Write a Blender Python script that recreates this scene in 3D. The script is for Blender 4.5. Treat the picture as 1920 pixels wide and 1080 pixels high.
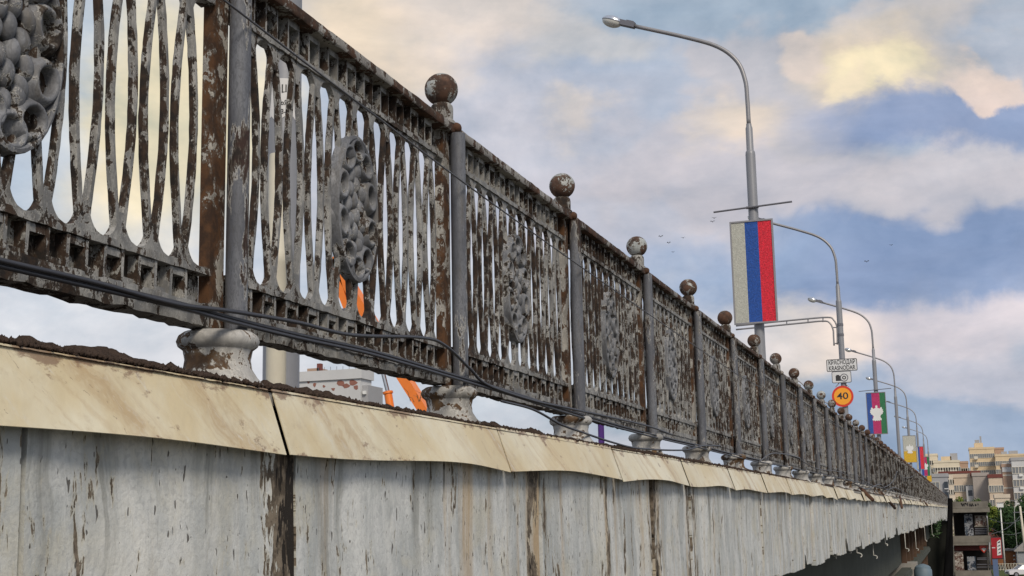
import bpy, math, random
from mathutils import Vector, Matrix, noise as mnoise
R = math.radians
random.seed(7)
for o in list(bpy.data.objects): bpy.data.objects.remove(o)
scene = bpy.context.scene
col = scene.collection

# ------------------------------------------------------------------ camera
H = 8.7                       # eye height above the street (camera stands level with the bridge side)
YAW, PITCH, ROLL, F = 0.31824912, 0.17061386, -0.02, 2500.0
fw = Vector((-math.sin(YAW)*math.cos(PITCH), math.cos(YAW)*math.cos(PITCH), math.sin(PITCH)))
r0 = Vector((math.cos(YAW), math.sin(YAW), 0)); u0 = r0.cross(fw)
rt = r0*math.cos(ROLL) + u0*math.sin(ROLL); up = -r0*math.sin(ROLL) + u0*math.cos(ROLL)
cd = bpy.data.cameras.new('camera'); cam = bpy.data.objects.new('camera', cd); col.objects.link(cam)
cd.sensor_width = 36.0; cd.lens = 36.0*F/1920; cd.clip_start = 0.05; cd.clip_end = 8000
cam.matrix_world = Matrix(((rt.x, up.x, -fw.x, 0), (rt.y, up.y, -fw.y, 0), (rt.z, up.z, -fw.z, H), (0, 0, 0, 1)))
scene.camera = cam
def ray(x, y): return fw + rt*((x-960)/F) - up*((y-540)/F)
def on_x(x, y, X): d = ray(x, y); d = d*(X/d.x); return Vector((d.x, d.y, d.z+H))      # pixel -> point on a plane along the bridge
def on_y(x, y, Y): d = ray(x, y); d = d*(Y/d.y); return Vector((d.x, d.y, d.z+H))      # pixel -> point on a plane across the bridge
def az_el(x, y): d = ray(x, y).normalized(); return math.atan2(d.x, d.y), math.asin(d.z)

# ------------------------------------------------------------------ exposure, sun
scene.render.engine = 'CYCLES'
vs = scene.view_settings
vs.view_transform = 'Standard'; vs.look = 'None'; vs.gamma = 1.0; vs.use_curve_mapping = False
vs.exposure = EXPOSURE = 0.75
SUN_AZ, SUN_EL = 143.0, 40.0           # compass-style azimuth from +Y towards +X
sd = bpy.data.lights.new('sun', 'SUN'); sun = bpy.data.objects.new('sun', sd); col.objects.link(sun)
sd.energy = 1.5; sd.angle = R(16); sd.color = (1.0, 0.9, 0.76)
to_sun = Vector((math.sin(R(SUN_AZ))*math.cos(R(SUN_EL)), math.cos(R(SUN_AZ))*math.cos(R(SUN_EL)), math.sin(R(SUN_EL))))
sun.rotation_euler = to_sun.to_track_quat('Z', 'Y').to_euler()

# ------------------------------------------------------------------ node helpers
def lin(c):
    def f(v):
        v /= 255.0
        return v/12.92 if v <= 0.04045 else ((v+0.055)/1.055)**2.4
    return tuple(f(v) for v in c)
class NT:
    def __init__(s, tree): s.t = tree; tree.nodes.clear()
    def n(s, kind, **kw):
        nd = s.t.nodes.new(kind)
        for k, v in kw.items(): setattr(nd, k, v)
        return nd
    def link(s, a, b): s.t.links.new(a, b)
    def put(s, sock, v):
        if hasattr(v, 'is_linked'): s.link(v, sock)
        elif v is not None:
            if isinstance(v, (tuple, list)) and len(v) == 3 and sock.type == 'RGBA': v = (*v, 1)
            sock.default_value = v
    def m(s, op, a, b=None, c=None, clamp=False):
        nd = s.n('ShaderNodeMath', operation=op, use_clamp=clamp)
        for i, v in enumerate((a, b, c)):
            if v is not None: s.put(nd.inputs[i], v)
        return nd.outputs[0]
    def vm(s, op, a, b=None):
        nd = s.n('ShaderNodeVectorMath', operation=op)
        s.put(nd.inputs[0], a)
        if b is not None: s.put(nd.inputs[1], b)
        return nd.outputs[1] if op in ('LENGTH', 'DOT_PRODUCT') else nd.outputs[0]
    def noise(s, vec, scale, detail=4, rough=0.55, dist=0.0):
        nd = s.n('ShaderNodeTexNoise')
        if vec is not None: s.put(nd.inputs['Vector'], vec)
        nd.inputs['Scale'].default_value = scale; nd.inputs['Detail'].default_value = detail
        nd.inputs['Roughness'].default_value = rough; nd.inputs['Distortion'].default_value = dist
        return nd
    def step(s, v, a, b):
        nd = s.n('ShaderNodeMapRange', interpolation_type='SMOOTHSTEP')
        s.put(nd.inputs[0], v); s.put(nd.inputs[1], a); s.put(nd.inputs[2], b)
        nd.inputs[3].default_value = 0; nd.inputs[4].default_value = 1
        return nd.outputs[0]
    def mix(s, f, a, b, kind='MIX'):
        nd = s.n('ShaderNodeMix', data_type='RGBA', blend_type=kind)
        s.put(nd.inputs[0], f); s.put(nd.inputs[6], a); s.put(nd.inputs[7], b)
        return nd.outputs[2]
    def comb(s, x, y, z):
        nd = s.n('ShaderNodeCombineXYZ')
        for i, v in enumerate((x, y, z)): s.put(nd.inputs[i], v)
        return nd.outputs[0]
    def sep(s, v):
        nd = s.n('ShaderNodeSeparateXYZ'); s.put(nd.inputs[0], v); return nd.outputs

# ------------------------------------------------------------------ world: Nishita sky with broken evening cloud
SKY = 0.10
world = bpy.data.worlds.new('World'); scene.world = world; world.use_nodes = True
w = NT(world.node_tree)
wo = w.n('ShaderNodeOutputWorld'); bg = w.n('ShaderNodeBackground'); bg.inputs['Strength'].default_value = SKY
w.link(bg.outputs[0], wo.inputs[0])
sky = w.n('ShaderNodeTexSky', sky_type='NISHITA'); sky.sun_disc = False
sky.sun_elevation = R(SUN_EL); sky.sun_rotation = R(SUN_AZ); sky.air_density = 1.0; sky.dust_density = 1.5
tc = w.n('ShaderNodeTexCoord'); d = tc.outputs['Generated']
dx, dy, dz = w.sep(d)
az = w.m('ARCTAN2', dx, dy); el = w.m('ARCSINE', dz)
wn = w.noise(w.vm('MULTIPLY', d, (1.0, 1.0, 1.5)), 7.0, 8, 0.56, 0.2)
wv = w.sep(wn.outputs['Color'])
waz = w.m('ADD', az, w.m('MULTIPLY', w.m('SUBTRACT', wv[0], 0.5), 0.16))
wel = w.m('ADD', el, w.m('MULTIPLY', w.m('SUBTRACT', wv[1], 0.5), 0.12))
k = 1.0/SKY/(2**EXPOSURE)
def skc(c): return tuple(v*k for v in lin(c))
fb = w.noise(w.vm('MULTIPLY', d, (1.0, 1.0, 2.6)), 3.4, 8, 0.56, 0.4).outputs['Fac']
fb2 = w.noise(w.vm('MULTIPLY', d, (1.0, 1.0, 3.2)), 9.0, 9, 0.6, 0.5).outputs['Fac']
clear = w.mix(0.82, w.vm('MULTIPLY', sky.outputs[0], (1.0, 1.0, 1.0)), skc((184, 194, 209)))
c = w.mix(w.step(fb, 0.42, 0.60), clear, skc((206, 207, 216)))
pv = w.vm('ADD', w.vm('MULTIPLY', d, (1.0, 1.0, 1.2)), w.vm('MULTIPLY', wn.outputs['Color'], (0.03, 0.03, 0.03)))
def bil(sc): return w.m('ABSOLUTE', w.m('SUBTRACT', w.noise(pv, sc, 0, 0.5, 0.0).outputs['Fac'], 0.5))
bw = w.m('ADD', w.m('MULTIPLY', bil(13.0), 2.0), w.m('ADD', w.m('MULTIPLY', bil(29.0), 1.1), w.m('MULTIPLY', bil(64.0), 0.6)))
puff = w.m('SUBTRACT', 0.50, bw)
def blob(cur, px, py, rx, ry, colr, soft=0.5, amt=1.0, rot=0.0):
    a0, e0 = az_el(px, py); s = 1.0/F
    da = w.m('SUBTRACT', waz, a0); de = w.m('SUBTRACT', wel, e0)
    cr, sr = math.cos(R(rot)), math.sin(R(rot))
    u_ = w.m('ADD', w.m('MULTIPLY', da, cr/(rx*s)), w.m('MULTIPLY', de, sr/(rx*s)))
    v_ = w.m('ADD', w.m('MULTIPLY', da, -sr/(ry*s)), w.m('MULTIPLY', de, cr/(ry*s)))
    dist = w.m('SQRT', w.m('ADD', w.m('MULTIPLY', u_, u_), w.m('MULTIPLY', v_, v_)))
    dist = w.m('ADD', dist, w.m('MULTIPLY', puff, 0.85 if soft < 0.75 else 0.30))
    nd = w.n('ShaderNodeMapRange', interpolation_type='SMOOTHSTEP')
    w.link(dist, nd.inputs[0]); nd.inputs[1].default_value = 1.0-soft*0.5; nd.inputs[2].default_value = 1.0+soft*0.5
    nd.inputs[3].default_value = amt; nd.inputs[4].default_value = 0.0
    return w.mix(nd.outputs[0], cur, skc(colr))
for b in (
    (1000, 960, 4200, 120, (214, 218, 226), 1.4, 0.7),
    (1640, 490, 520, 140, (143, 164, 201), 1.1, 0.95),
    (1300, 500, 260, 90, (160, 181, 211), 1.2, 0.7),
    (1800, 800, 420, 130, (158, 177, 204), 1.1, 0.9),
    (1500, 20, 620, 110, (170, 187, 205), 1.0, 0.9),
    (1190, 170, 170, 120, (178, 192, 213), 0.8, 0.8),
    (930, 240, 260, 160, (200, 203, 216), 1.0, 0.8),
    (1150, 380, 330, 130, (206, 206, 217), 1.0, 0.9),
    (1400, 320, 360, 120, (206, 203, 211), 0.55, 0.9),
    (1480, 190, 230, 130, (198, 197, 204), 0.4, 0.9),
    (1700, 110, 190, 100, (206, 203, 206), 0.35, 0.9),
    (1760, 40, 90, 60, (212, 206, 204), 0.4, 0.8),
    (1860, 320, 260, 90, (212, 208, 214), 0.5, 0.9, 8),
    (1640, 140, 150, 76, (234, 217, 196), 0.9, 0.85),
    (1655, 142, 100, 46, (255, 239, 204), 0.8, 1.0, 6),
    (1590, 174, 64, 26, (255, 237, 206), 0.8, 0.95, 25),
    (1810, 208, 290, 46, (148, 166, 201), 0.95, 0.95, 4),
    (1880, 130, 66, 34, (238, 219, 208), 0.5, 0.9),
    (1500, 112, 54, 34, (234, 218, 208), 0.6, 0.85),
    (1330, 258, 84, 46, (236, 220, 204), 1.2, 0.85),
    (1075, 215, 44, 34, (230, 219, 212), 1.3, 0.8),
    (690, 60, 210, 90, (236, 219, 196), 1.2, 0.9, -20),
    (900, 50, 180, 80, (230, 218, 208), 0.9, 0.8),
    (1130, 80, 110, 50, (216, 212, 210), 0.9, 0.7),
    (1690, 640, 330, 50, (220, 213, 219), 0.8, 0.85),
    (1470, 650, 160, 70, (242, 228, 218), 0.9, 0.95),
    (1830, 700, 160, 40, (214, 210, 218), 0.8, 0.7),
    (330, 640, 620, 190, (226, 229, 236), 1.0, 0.95),
    (290, 240, 200, 240, (246, 232, 196), 1.1, 0.9),
    (60, 200, 130, 260, (200, 214, 230), 0.9, 0.8),
    (1150, 640, 300, 90, (214, 217, 226), 1.0, 0.8),
):
    c = blob(c, *b)
# relief of the cloud: the same noise sampled a little way towards the light
def relief(sc, off, det, rough):
    p0 = w.vm('MULTIPLY', d, (1.0, 1.0, 1.6))
    a_ = w.noise(p0, sc, det, rough, 0.35).outputs['Fac']; b_ = w.noise(w.vm('ADD', p0, off), sc, det, rough, 0.35).outputs['Fac']
    return w.m('SUBTRACT', a_, b_)
r1 = relief(5.0, (0.030, -0.010, 0.040), 9, 0.60); r2 = relief(15.0, (0.010, -0.004, 0.014), 8, 0.62)
rl = w.m('ADD', w.m('MULTIPLY', r1, 0.85), w.m('ADD', w.m('MULTIPLY', r2, 0.22), w.m('MULTIPLY', puff, -0.09)))
lum = w.m('ADD', w.m('ADD', rl, w.m('MULTIPLY', fb2, 0.36)), 0.755)
warm = w.m('MULTIPLY', rl, 0.30)
c = w.vm('MULTIPLY', c, w.comb(w.m('ADD', lum, warm), lum, w.m('SUBTRACT', w.m('ADD', w.m('MULTIPLY', lum, 0.94), 0.055), w.m('MULTIPLY', rl, 0.20))))
w.link(c, bg.inputs['Color'])

# ------------------------------------------------------------------ mesh helpers
class MB:
    def __init__(s): s.v = []; s.f = []; s.mi = []; s.cur = 0
    def add(s, vs_, fs):
        b = len(s.v); s.v += [tuple(p) for p in vs_]
        s.f += [tuple(i+b for i in f) for f in fs]; s.mi += [s.cur]*len(fs)
        return s
    def box(s, x0, x1, y0, y1, z0, z1):
        return s.add([(x0,y0,z0),(x1,y0,z0),(x1,y1,z0),(x0,y1,z0),(x0,y0,z1),(x1,y0,z1),(x1,y1,z1),(x0,y1,z1)],
                     [(0,3,2,1),(4,5,6,7),(0,1,5,4),(1,2,6,5),(2,3,7,6),(3,0,4,7)])
    def obox(s, c, ax, ay, az_):          # oriented box: centre and three half-axis vectors
        c = Vector(c); P = []
        for k_ in (-1, 1):
            for i, j in ((-1,-1),(1,-1),(1,1),(-1,1)): P.append(c+Vector(ax)*i+Vector(ay)*j+Vector(az_)*k_)
        return s.add(P, [(0,3,2,1),(4,5,6,7),(0,1,5,4),(1,2,6,5),(2,3,7,6),(3,0,4,7)])
    def bar(s, a, b, wd, hd, upv=(0,0,1)):
        a = Vector(a); b = Vector(b); t = (b-a); L = t.length; t.normalize()
        u_ = Vector(upv).cross(t)
        if u_.length < 1e-4: u_ = Vector((1,0,0)).cross(t)
        u_.normalize(); v_ = t.cross(u_)
        return s.obox((a+b)/2, t*L/2, u_*wd/2, v_*hd/2)
    def tube(s, pts, r, n=8, cap=True, jit=0.0):
        pts = [Vector(p) for p in pts]; m = len(pts); rs = r if isinstance(r, (list, tuple)) else [r]*m
        t0 = (pts[1]-pts[0]).normalized(); ref = Vector((0,0,1)) if abs(t0.z) < .9 else Vector((1,0,0))
        V = []; prev = None
        for i, p in enumerate(pts):
            t = (pts[min(i+1,m-1)]-pts[max(i-1,0)]).normalized()
            if prev is None: u_ = ref.cross(t).normalized()
            else: u_ = (prev - t*prev.dot(t)).normalized()
            prev = u_; v_ = t.cross(u_)
            for j in range(n):
                a = 2*math.pi*j/n; rr = rs[i]*(1+random.uniform(-jit, jit))
                V.append(p+(u_*math.cos(a)+v_*math.sin(a))*rr)
        Fc = [(i*n+j, i*n+(j+1)%n, (i+1)*n+(j+1)%n, (i+1)*n+j) for i in range(m-1) for j in range(n)]
        if cap: Fc += [tuple(range(n-1,-1,-1)), tuple((m-1)*n+j for j in range(n))]
        return s.add(V, Fc)
    def lathe(s, prof, c=(0,0,0), n=20, cap=True):     # prof: (radius, z)
        V = []; m = len(prof)
        for r_, z in prof:
            for j in range(n):
                a = 2*math.pi*j/n; V.append((c[0]+r_*math.cos(a), c[1]+r_*math.sin(a), c[2]+z))
        Fc = [(i*n+j, i*n+(j+1)%n, (i+1)*n+(j+1)%n, (i+1)*n+j) for i in range(m-1) for j in range(n)]
        if cap: Fc += [tuple(range(n-1,-1,-1)), tuple((m-1)*n+j for j in range(n))]
        return s.add(V, Fc)
    def ell(s, c, rx, ry, rz, n=12, m=8, rot=None):
        V = []; c = Vector(c)
        for i in range(m+1):
            th = math.pi*i/m
            for j in range(n):
                a = 2*math.pi*j/n
                p = Vector((rx*math.sin(th)*math.cos(a), ry*math.sin(th)*math.sin(a), rz*math.cos(th)))
                if rot: p = rot @ p
                V.append(c+p)
        return s.add(V, [(i*n+j, (i+1)*n+j, (i+1)*n+(j+1)%n, i*n+(j+1)%n) for i in range(m) for j in range(n)])
    def poly_x(s, pts, x0, x1):           # polygon of (y,z), extruded along x
        n = len(pts); V = [(x0,y,z) for y, z in pts]+[(x1,y,z) for y, z in pts]
        return s.add(V, [tuple(range(n-1,-1,-1)), tuple(range(n,2*n))]+[(i,(i+1)%n,n+(i+1)%n,n+i) for i in range(n)])
    def poly_y(s, pts, y0, y1):           # polygon of (x,z), extruded along y
        n = len(pts); V = [(x,y0,z) for x, z in pts]+[(x,y1,z) for x, z in pts]
        return s.add(V, [tuple(range(n)), tuple(range(2*n-1,n-1,-1))]+[(i,n+i,n+(i+1)%n,(i+1)%n) for i in range(n)])
    def poly_z(s, pts, z0, z1):
        n = len(pts); V = [(x,y,z0) for x, y in pts]+[(x,y,z1) for x, y in pts]
        return s.add(V, [tuple(range(n-1,-1,-1)), tuple(range(n,2*n))]+[(i,(i+1)%n,n+(i+1)%n,n+i) for i in range(n)])
    def strip(s, prof, ys, jit=None):      # profile loop of (x,z) swept along y stations; jit(x,y,z)->offset
        n = len(prof); V = []
        for y in ys:
            for x, z in prof:
                p = Vector((x, y, z))
                V.append(p + (jit(p) if jit else Vector((0,0,0))))
        m = len(ys)
        return s.add(V, [(i*n+j, (i+1)*n+j, (i+1)*n+(j+1)%n, i*n+(j+1)%n) for i in range(m-1) for j in range(n)]
                     + [tuple(range(n)), tuple((m-1)*n+j for j in range(n-1,-1,-1))])
    def mesh(s, name, mats, smooth=False):
        me = bpy.data.meshes.new(name); me.from_pydata(s.v, [], s.f)
        for mt in (mats if isinstance(mats, (list, tuple)) else [mats]): me.materials.append(mt)
        if len(me.materials) > 1: me.polygons.foreach_set('material_index', s.mi)
        me.polygons.foreach_set('use_smooth', [bool(smooth)]*len(me.polygons))
        if smooth == 'auto':
            me.set_sharp_from_angle(angle=R(40))
        me.update(); return me
    def build(s, name, mats, parent=None, loc=(0,0,0), smooth=False):
        return put(s.mesh(name, mats, smooth), name, parent, loc)
def put(me, name, parent=None, loc=(0,0,0), rot=None):
    o = bpy.data.objects.new(name, me); col.objects.link(o); o.location = loc
    if rot: o.rotation_euler = rot
    if parent: o.parent = parent
    return o
def thing(name, label, cat, loc=(0,0,0), rz=0.0, group=None):
    o = bpy.data.objects.new(name, None); col.objects.link(o); o.location = loc; o.rotation_euler = (0,0,rz)
    o.empty_display_size = 0.2
    return tag(o, label, cat, group)
def tag(o, label, cat, group=None, kind=None):
    o['label'] = label; o['category'] = cat
    if group: o['group'] = group
    if kind: o['kind'] = kind
    return o
def structure(o, label, cat): tag(o, label, cat, None, 'structure'); return o
def text_mb(txt, size, thick=0.004, align='CENTER', bold=0.0):    # lettering in the XZ plane facing -Y
    cu = bpy.data.curves.new('t', 'FONT'); cu.body = txt; cu.size = size; cu.align_x = align; cu.align_y = 'CENTER'
    cu.extrude = thick/2; cu.offset = bold
    ob = bpy.data.objects.new('t', cu); col.objects.link(ob)
    dg = bpy.context.evaluated_depsgraph_get(); ev = ob.evaluated_get(dg); me = ev.to_mesh()
    mb = MB(); mb.add([(v.co.x, -v.co.z, v.co.y) for v in me.vertices], [tuple(p.vertices) for p in me.polygons])
    ev.to_mesh_clear(); bpy.data.objects.remove(ob); bpy.data.curves.remove(cu)
    return mb

# ------------------------------------------------------------------ materials
def new_mat(name):
    mt = bpy.data.materials.new(name); mt.use_nodes = True
    t = NT(mt.node_tree); out = t.n('ShaderNodeOutputMaterial'); p = t.n('ShaderNodeBsdfPrincipled')
    t.link(p.outputs[0], out.inputs[0]); return mt, t, p
def bump(t, p, h, strength=0.5, dist=0.01):
    b = t.n('ShaderNodeBump'); b.inputs['Strength'].default_value = strength; b.inputs['Distance'].default_value = dist
    t.put(b.inputs['Height'], h); t.link(b.outputs[0], p.inputs['Normal'])
def wpos(t): return t.n('ShaderNodeNewGeometry').outputs['Position']
def plain(name, c, rough=0.6, metal=0.0, var=0.12, scale=6.0, bmp=0.15, bscale=60.0, spec=0.5):
    mt, t, p = new_mat(name); P = wpos(t)
    n = t.noise(P, scale, 5, 0.6).outputs['Fac']
    f = t.m('ADD', t.m('MULTIPLY', n, var*2.4), 1-var*1.2)
    t.link(t.vm('MULTIPLY', c, t.comb(f, f, f)), p.inputs['Base Color'])
    p.inputs['Roughness'].default_value = rough; p.inputs['Metallic'].default_value = metal
    p.inputs['Specular IOR Level'].default_value = spec
    if bmp: bump(t, p, t.noise(P, bscale, 4, 0.6).outputs['Fac'], bmp, 0.01)
    return mt
def peel(name, pa, pb, ra, rb, thr=0.47, sc=26.0, stretch=(1,1,0.7), grime=0.35, bs=0.9, bd=0.004, side=0.0):
    mt, t, p = new_mat(name); P0 = wpos(t); P = t.vm('MULTIPLY', P0, stretch)
    big = t.noise(P0, 2.3, 3, 0.5).outputs['Fac']
    n1 = t.noise(P, sc*0.62, 8, 0.70, 0.35).outputs['Fac']; n2 = t.noise(P, sc*4.2, 4, 0.6, 0.8).outputs['Fac']
    v = t.m('ADD', t.m('MULTIPLY', n1, 0.86), t.m('MULTIPLY', n2, 0.14))
    v = t.m('ADD', v, t.m('MULTIPLY', t.m('SUBTRACT', big, 0.5), 0.40))
    if side:      # faces turned along the y axis show less paint and more rust
        ny = t.m('ABSOLUTE', t.sep(t.n('ShaderNodeNewGeometry').outputs['True Normal'])[1])
        v = t.m('SUBTRACT', v, t.m('MULTIPLY', t.step(ny, 0.35, 0.95), side))
    mask = t.step(v, thr-0.008, thr+0.008)
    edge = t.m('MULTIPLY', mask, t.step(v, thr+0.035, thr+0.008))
    paint = t.mix(t.step(t.noise(P, sc*0.45, 5, 0.6).outputs['Fac'], 0.38, 0.62), pa, pb)
    wr = t.noise(t.vm('MULTIPLY', P0, (1,1,0.35)), sc*5, 3, 0.6, 1.6).outputs['Fac']
    paint = t.mix(t.m('MULTIPLY', t.step(wr, 0.55, 0.40), grime), paint, tuple(x*0.42 for x in pa))
    gr = t.noise(t.vm('MULTIPLY', P0, (3,3,0.6)), 5.0, 5, 0.65).outputs['Fac']
    paint = t.mix(t.m('MULTIPLY', t.step(gr, 0.5, 0.7), grime*1.3), paint, (0.10, 0.085, 0.065))
    paint = t.mix(t.m('MULTIPLY', edge, 0.5), paint, (0.62, 0.60, 0.55))  # lighter rim paints a highlight on curled flake edges
    rust = t.mix(t.step(t.noise(P0, sc*0.8, 6, 0.65).outputs['Fac'], 0.40, 0.62), ra, rb)
    old = t.m('MULTIPLY', t.step(v, thr-0.055, thr-0.012), t.step(n2, 0.42, 0.52))
    rust = t.mix(t.m('MULTIPLY', old, 0.6), rust, (0.135,0.115,0.095))
    t.link(t.mix(mask, rust, paint), p.inputs['Base Color'])
    t.link(t.m('ADD', t.m('MULTIPLY', mask, -0.32), 0.9), p.inputs['Roughness'])
    p.inputs['Specular IOR Level'].default_value = 0.4
    h = t.m('ADD', t.m('MULTIPLY', mask, 0.7), t.m('ADD', t.m('MULTIPLY', wr, 0.30), t.m('MULTIPLY', n2, 0.35)))
    bump(t, p, h, bs, bd)
    return mt
M = {}
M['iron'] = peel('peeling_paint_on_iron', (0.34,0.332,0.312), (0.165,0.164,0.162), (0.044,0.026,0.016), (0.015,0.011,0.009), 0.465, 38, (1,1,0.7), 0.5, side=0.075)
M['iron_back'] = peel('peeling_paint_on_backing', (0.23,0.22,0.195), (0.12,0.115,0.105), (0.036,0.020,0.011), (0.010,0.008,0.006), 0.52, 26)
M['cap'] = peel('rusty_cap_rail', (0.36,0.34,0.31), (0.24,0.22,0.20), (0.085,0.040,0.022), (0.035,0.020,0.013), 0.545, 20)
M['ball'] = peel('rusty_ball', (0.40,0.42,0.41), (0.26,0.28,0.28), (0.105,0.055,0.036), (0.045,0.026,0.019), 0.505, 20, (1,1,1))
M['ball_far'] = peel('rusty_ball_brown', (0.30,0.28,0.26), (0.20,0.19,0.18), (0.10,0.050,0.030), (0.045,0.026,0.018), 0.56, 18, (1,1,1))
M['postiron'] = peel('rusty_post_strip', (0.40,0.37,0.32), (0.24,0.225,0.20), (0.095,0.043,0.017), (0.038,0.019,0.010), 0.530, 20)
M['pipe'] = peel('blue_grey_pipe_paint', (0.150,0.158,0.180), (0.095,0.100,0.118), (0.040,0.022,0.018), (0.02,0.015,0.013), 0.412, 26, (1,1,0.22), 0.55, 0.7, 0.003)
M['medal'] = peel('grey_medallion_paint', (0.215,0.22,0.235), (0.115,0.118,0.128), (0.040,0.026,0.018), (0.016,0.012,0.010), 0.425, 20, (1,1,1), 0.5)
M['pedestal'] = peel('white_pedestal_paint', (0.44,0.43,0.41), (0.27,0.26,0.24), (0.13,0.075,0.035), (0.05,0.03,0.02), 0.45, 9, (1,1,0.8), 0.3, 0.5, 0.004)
M['rustbar'] = plain('bare_rust', (0.085,0.042,0.024), 0.9, 0, 0.3, 30, 0.5, 120)

# street-side concrete cladding: white paint, vertical runs, pits, flaking down to brown concrete
def fascia_mat():
    mt, t, p = new_mat('flaking_white_cladding'); P = wpos(t)
    oi = t.n('ShaderNodeObjectInfo'); oc = t.sep(oi.outputs['Color'])
    px, py, pz = t.sep(P)
    tcn = t.n('ShaderNodeTexCoord'); oy = t.sep(tcn.outputs['Object'])[1]      # along the panel, 0..1.105
    wob = t.m('MULTIPLY', t.noise(P, 2.1, 4, 0.55).outputs['Fac'], 1.3)
    yy = t.m('ADD', py, t.m('MULTIPLY', wob, 0.12))
    st = t.noise(t.comb(wob, t.m('MULTIPLY', yy, 5.0), t.m('MULTIPLY', pz, 1.1)), 1.0, 8, 0.66, 0.5).outputs['Fac']
    st2 = t.noise(t.comb(wob, t.m('MULTIPLY', yy, 26.0), t.m('MULTIPLY', pz, 2.6)), 1.0, 5, 0.65, 0.5).outputs['Fac']
    n3 = t.noise(P, 3.4, 7, 0.62, 0.4).outputs['Fac']; n4 = t.noise(P, 38.0, 5, 0.65, 1.4).outputs['Fac']
    base = t.mix(t.step(st, 0.38, 0.62), (0.44,0.46,0.455), (0.66,0.67,0.655))
    base = t.mix(t.m('MULTIPLY', t.step(st2, 0.54, 0.74), 0.32), base, (0.36,0.375,0.385))
    base = t.mix(t.m('MULTIPLY', t.step(n3, 0.48, 0.66), 0.55), base, (0.56,0.53,0.43))
    base = t.mix(t.m('MULTIPLY', t.step(n4, 0.52, 0.40), 0.30), base, (0.30,0.31,0.32))
    n5 = t.noise(t.vm('MULTIPLY', P, (1.0, 1.0, 0.45)), 1.5, 9, 0.68, 0.6).outputs['Fac']
    base = t.mix(t.m('MULTIPLY', t.step(n5, 0.50, 0.66), 0.45), base, (0.30,0.305,0.30))
    base = t.mix(t.m('MULTIPLY', t.step(n5, 0.46, 0.34), 0.40), base, (0.70,0.68,0.61))
    # streaky stains, darkest up top: shade under the flashing put into colour
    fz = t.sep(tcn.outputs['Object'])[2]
    stain_shade = t.noise(t.comb(5.0, t.m('MULTIPLY', yy, 6.5), t.m('MULTIPLY', pz, 0.5)), 1.0, 7, 0.66, 0.4).outputs['Fac']
    base = t.mix(t.m('MULTIPLY', t.step(t.m('ADD', stain_shade, t.m('MULTIPLY', fz, 0.22)), 0.53, 0.66), 0.60), base, (0.205,0.205,0.185))
    # rusty wash, running down beside the joints
    eg = t.m('ADD', t.m('MULTIPLY', t.step(oy, 0.26, 0.0), oc[0]), t.m('MULTIPLY', t.step(oy, 0.84, 1.10), oc[1]))
    rw = t.noise(t.comb(3.0, t.m('MULTIPLY', py, 6.0), t.m('MULTIPLY', pz, 0.25)), 1.0, 5, 0.6).outputs['Fac']
    base = t.mix(t.m('MULTIPLY', t.step(t.m('ADD', t.m('ADD', rw, t.m('MULTIPLY', eg, 0.14)), t.m('MULTIPLY', oc[2], 0.20)), 0.58, 0.78), 0.7), base, (0.42,0.27,0.11))
    # flaking patches: more of them next to the panel edges
    eL = t.m('MULTIPLY', t.step(oy, 0.34, 0.0), oc[0]); eR = t.m('MULTIPLY', t.step(oy, 0.78, 1.10), oc[1])
    fl = t.noise(t.comb(1.0, t.m('MULTIPLY', py, 11.0), t.m('MULTIPLY', pz, 2.6)), 1.0, 8, 0.62, 0.6).outputs['Fac']
    fl2 = t.noise(t.comb(7.0, t.m('MULTIPLY', py, 42.0), t.m('MULTIPLY', pz, 13.0)), 1.0, 5, 0.6, 0.6).outputs['Fac']
    v = t.m('ADD', t.m('MULTIPLY', fl, 0.66), t.m('MULTIPLY', fl2, 0.34))
    v = t.m('ADD', v, t.m('MULTIPLY', t.m('ADD', eL, eR), 0.155))
    mask = t.step(v, 0.598, 0.606); deep = t.step(v, 0.695, 0.71)
    pit = t.step(t.noise(t.comb(4.0, t.m('MULTIPLY', py, 60.0), t.m('MULTIPLY', pz, 20.0)), 1.0, 2, 0.5, 0.3).outputs['Fac'], 0.665, 0.70)
    brown = t.mix(t.step(t.noise(P, 24.0, 6, 0.65).outputs['Fac'], 0.38, 0.62), (0.085,0.066,0.048), (0.22,0.18,0.135))
    halo = t.m('MULTIPLY', t.step(v, 0.560, 0.612), 0.55)
    base = t.mix(halo, base, (0.52,0.47,0.34))
    colr = t.mix(mask, base, brown)
    colr = t.mix(deep, colr, (0.022,0.017,0.013))
    colr = t.mix(t.m('MULTIPLY', pit, 0.85), colr, (0.07,0.06,0.05))
    t.link(colr, p.inputs['Base Color']); p.inputs['Roughness'].default_value = 0.8; p.inputs['Specular IOR Level'].default_value = 0.25
    h = t.m('ADD', t.m('ADD', t.m('MULTIPLY', mask, -0.8), t.m('MULTIPLY', deep, -1.0)), t.m('ADD', t.m('MULTIPLY', pit, -0.5), t.m('MULTIPLY', st2, 0.35)))
    h = t.m('ADD', h, t.m('MULTIPLY', t.noise(P, 70.0, 4, 0.6).outputs['Fac'], 0.35))
    bump(t, p, t.m('ADD', h, t.m('MULTIPLY', n4, 0.22)), 0.8, 0.006); return mt
M['fascia'] = fascia_mat()
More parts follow.
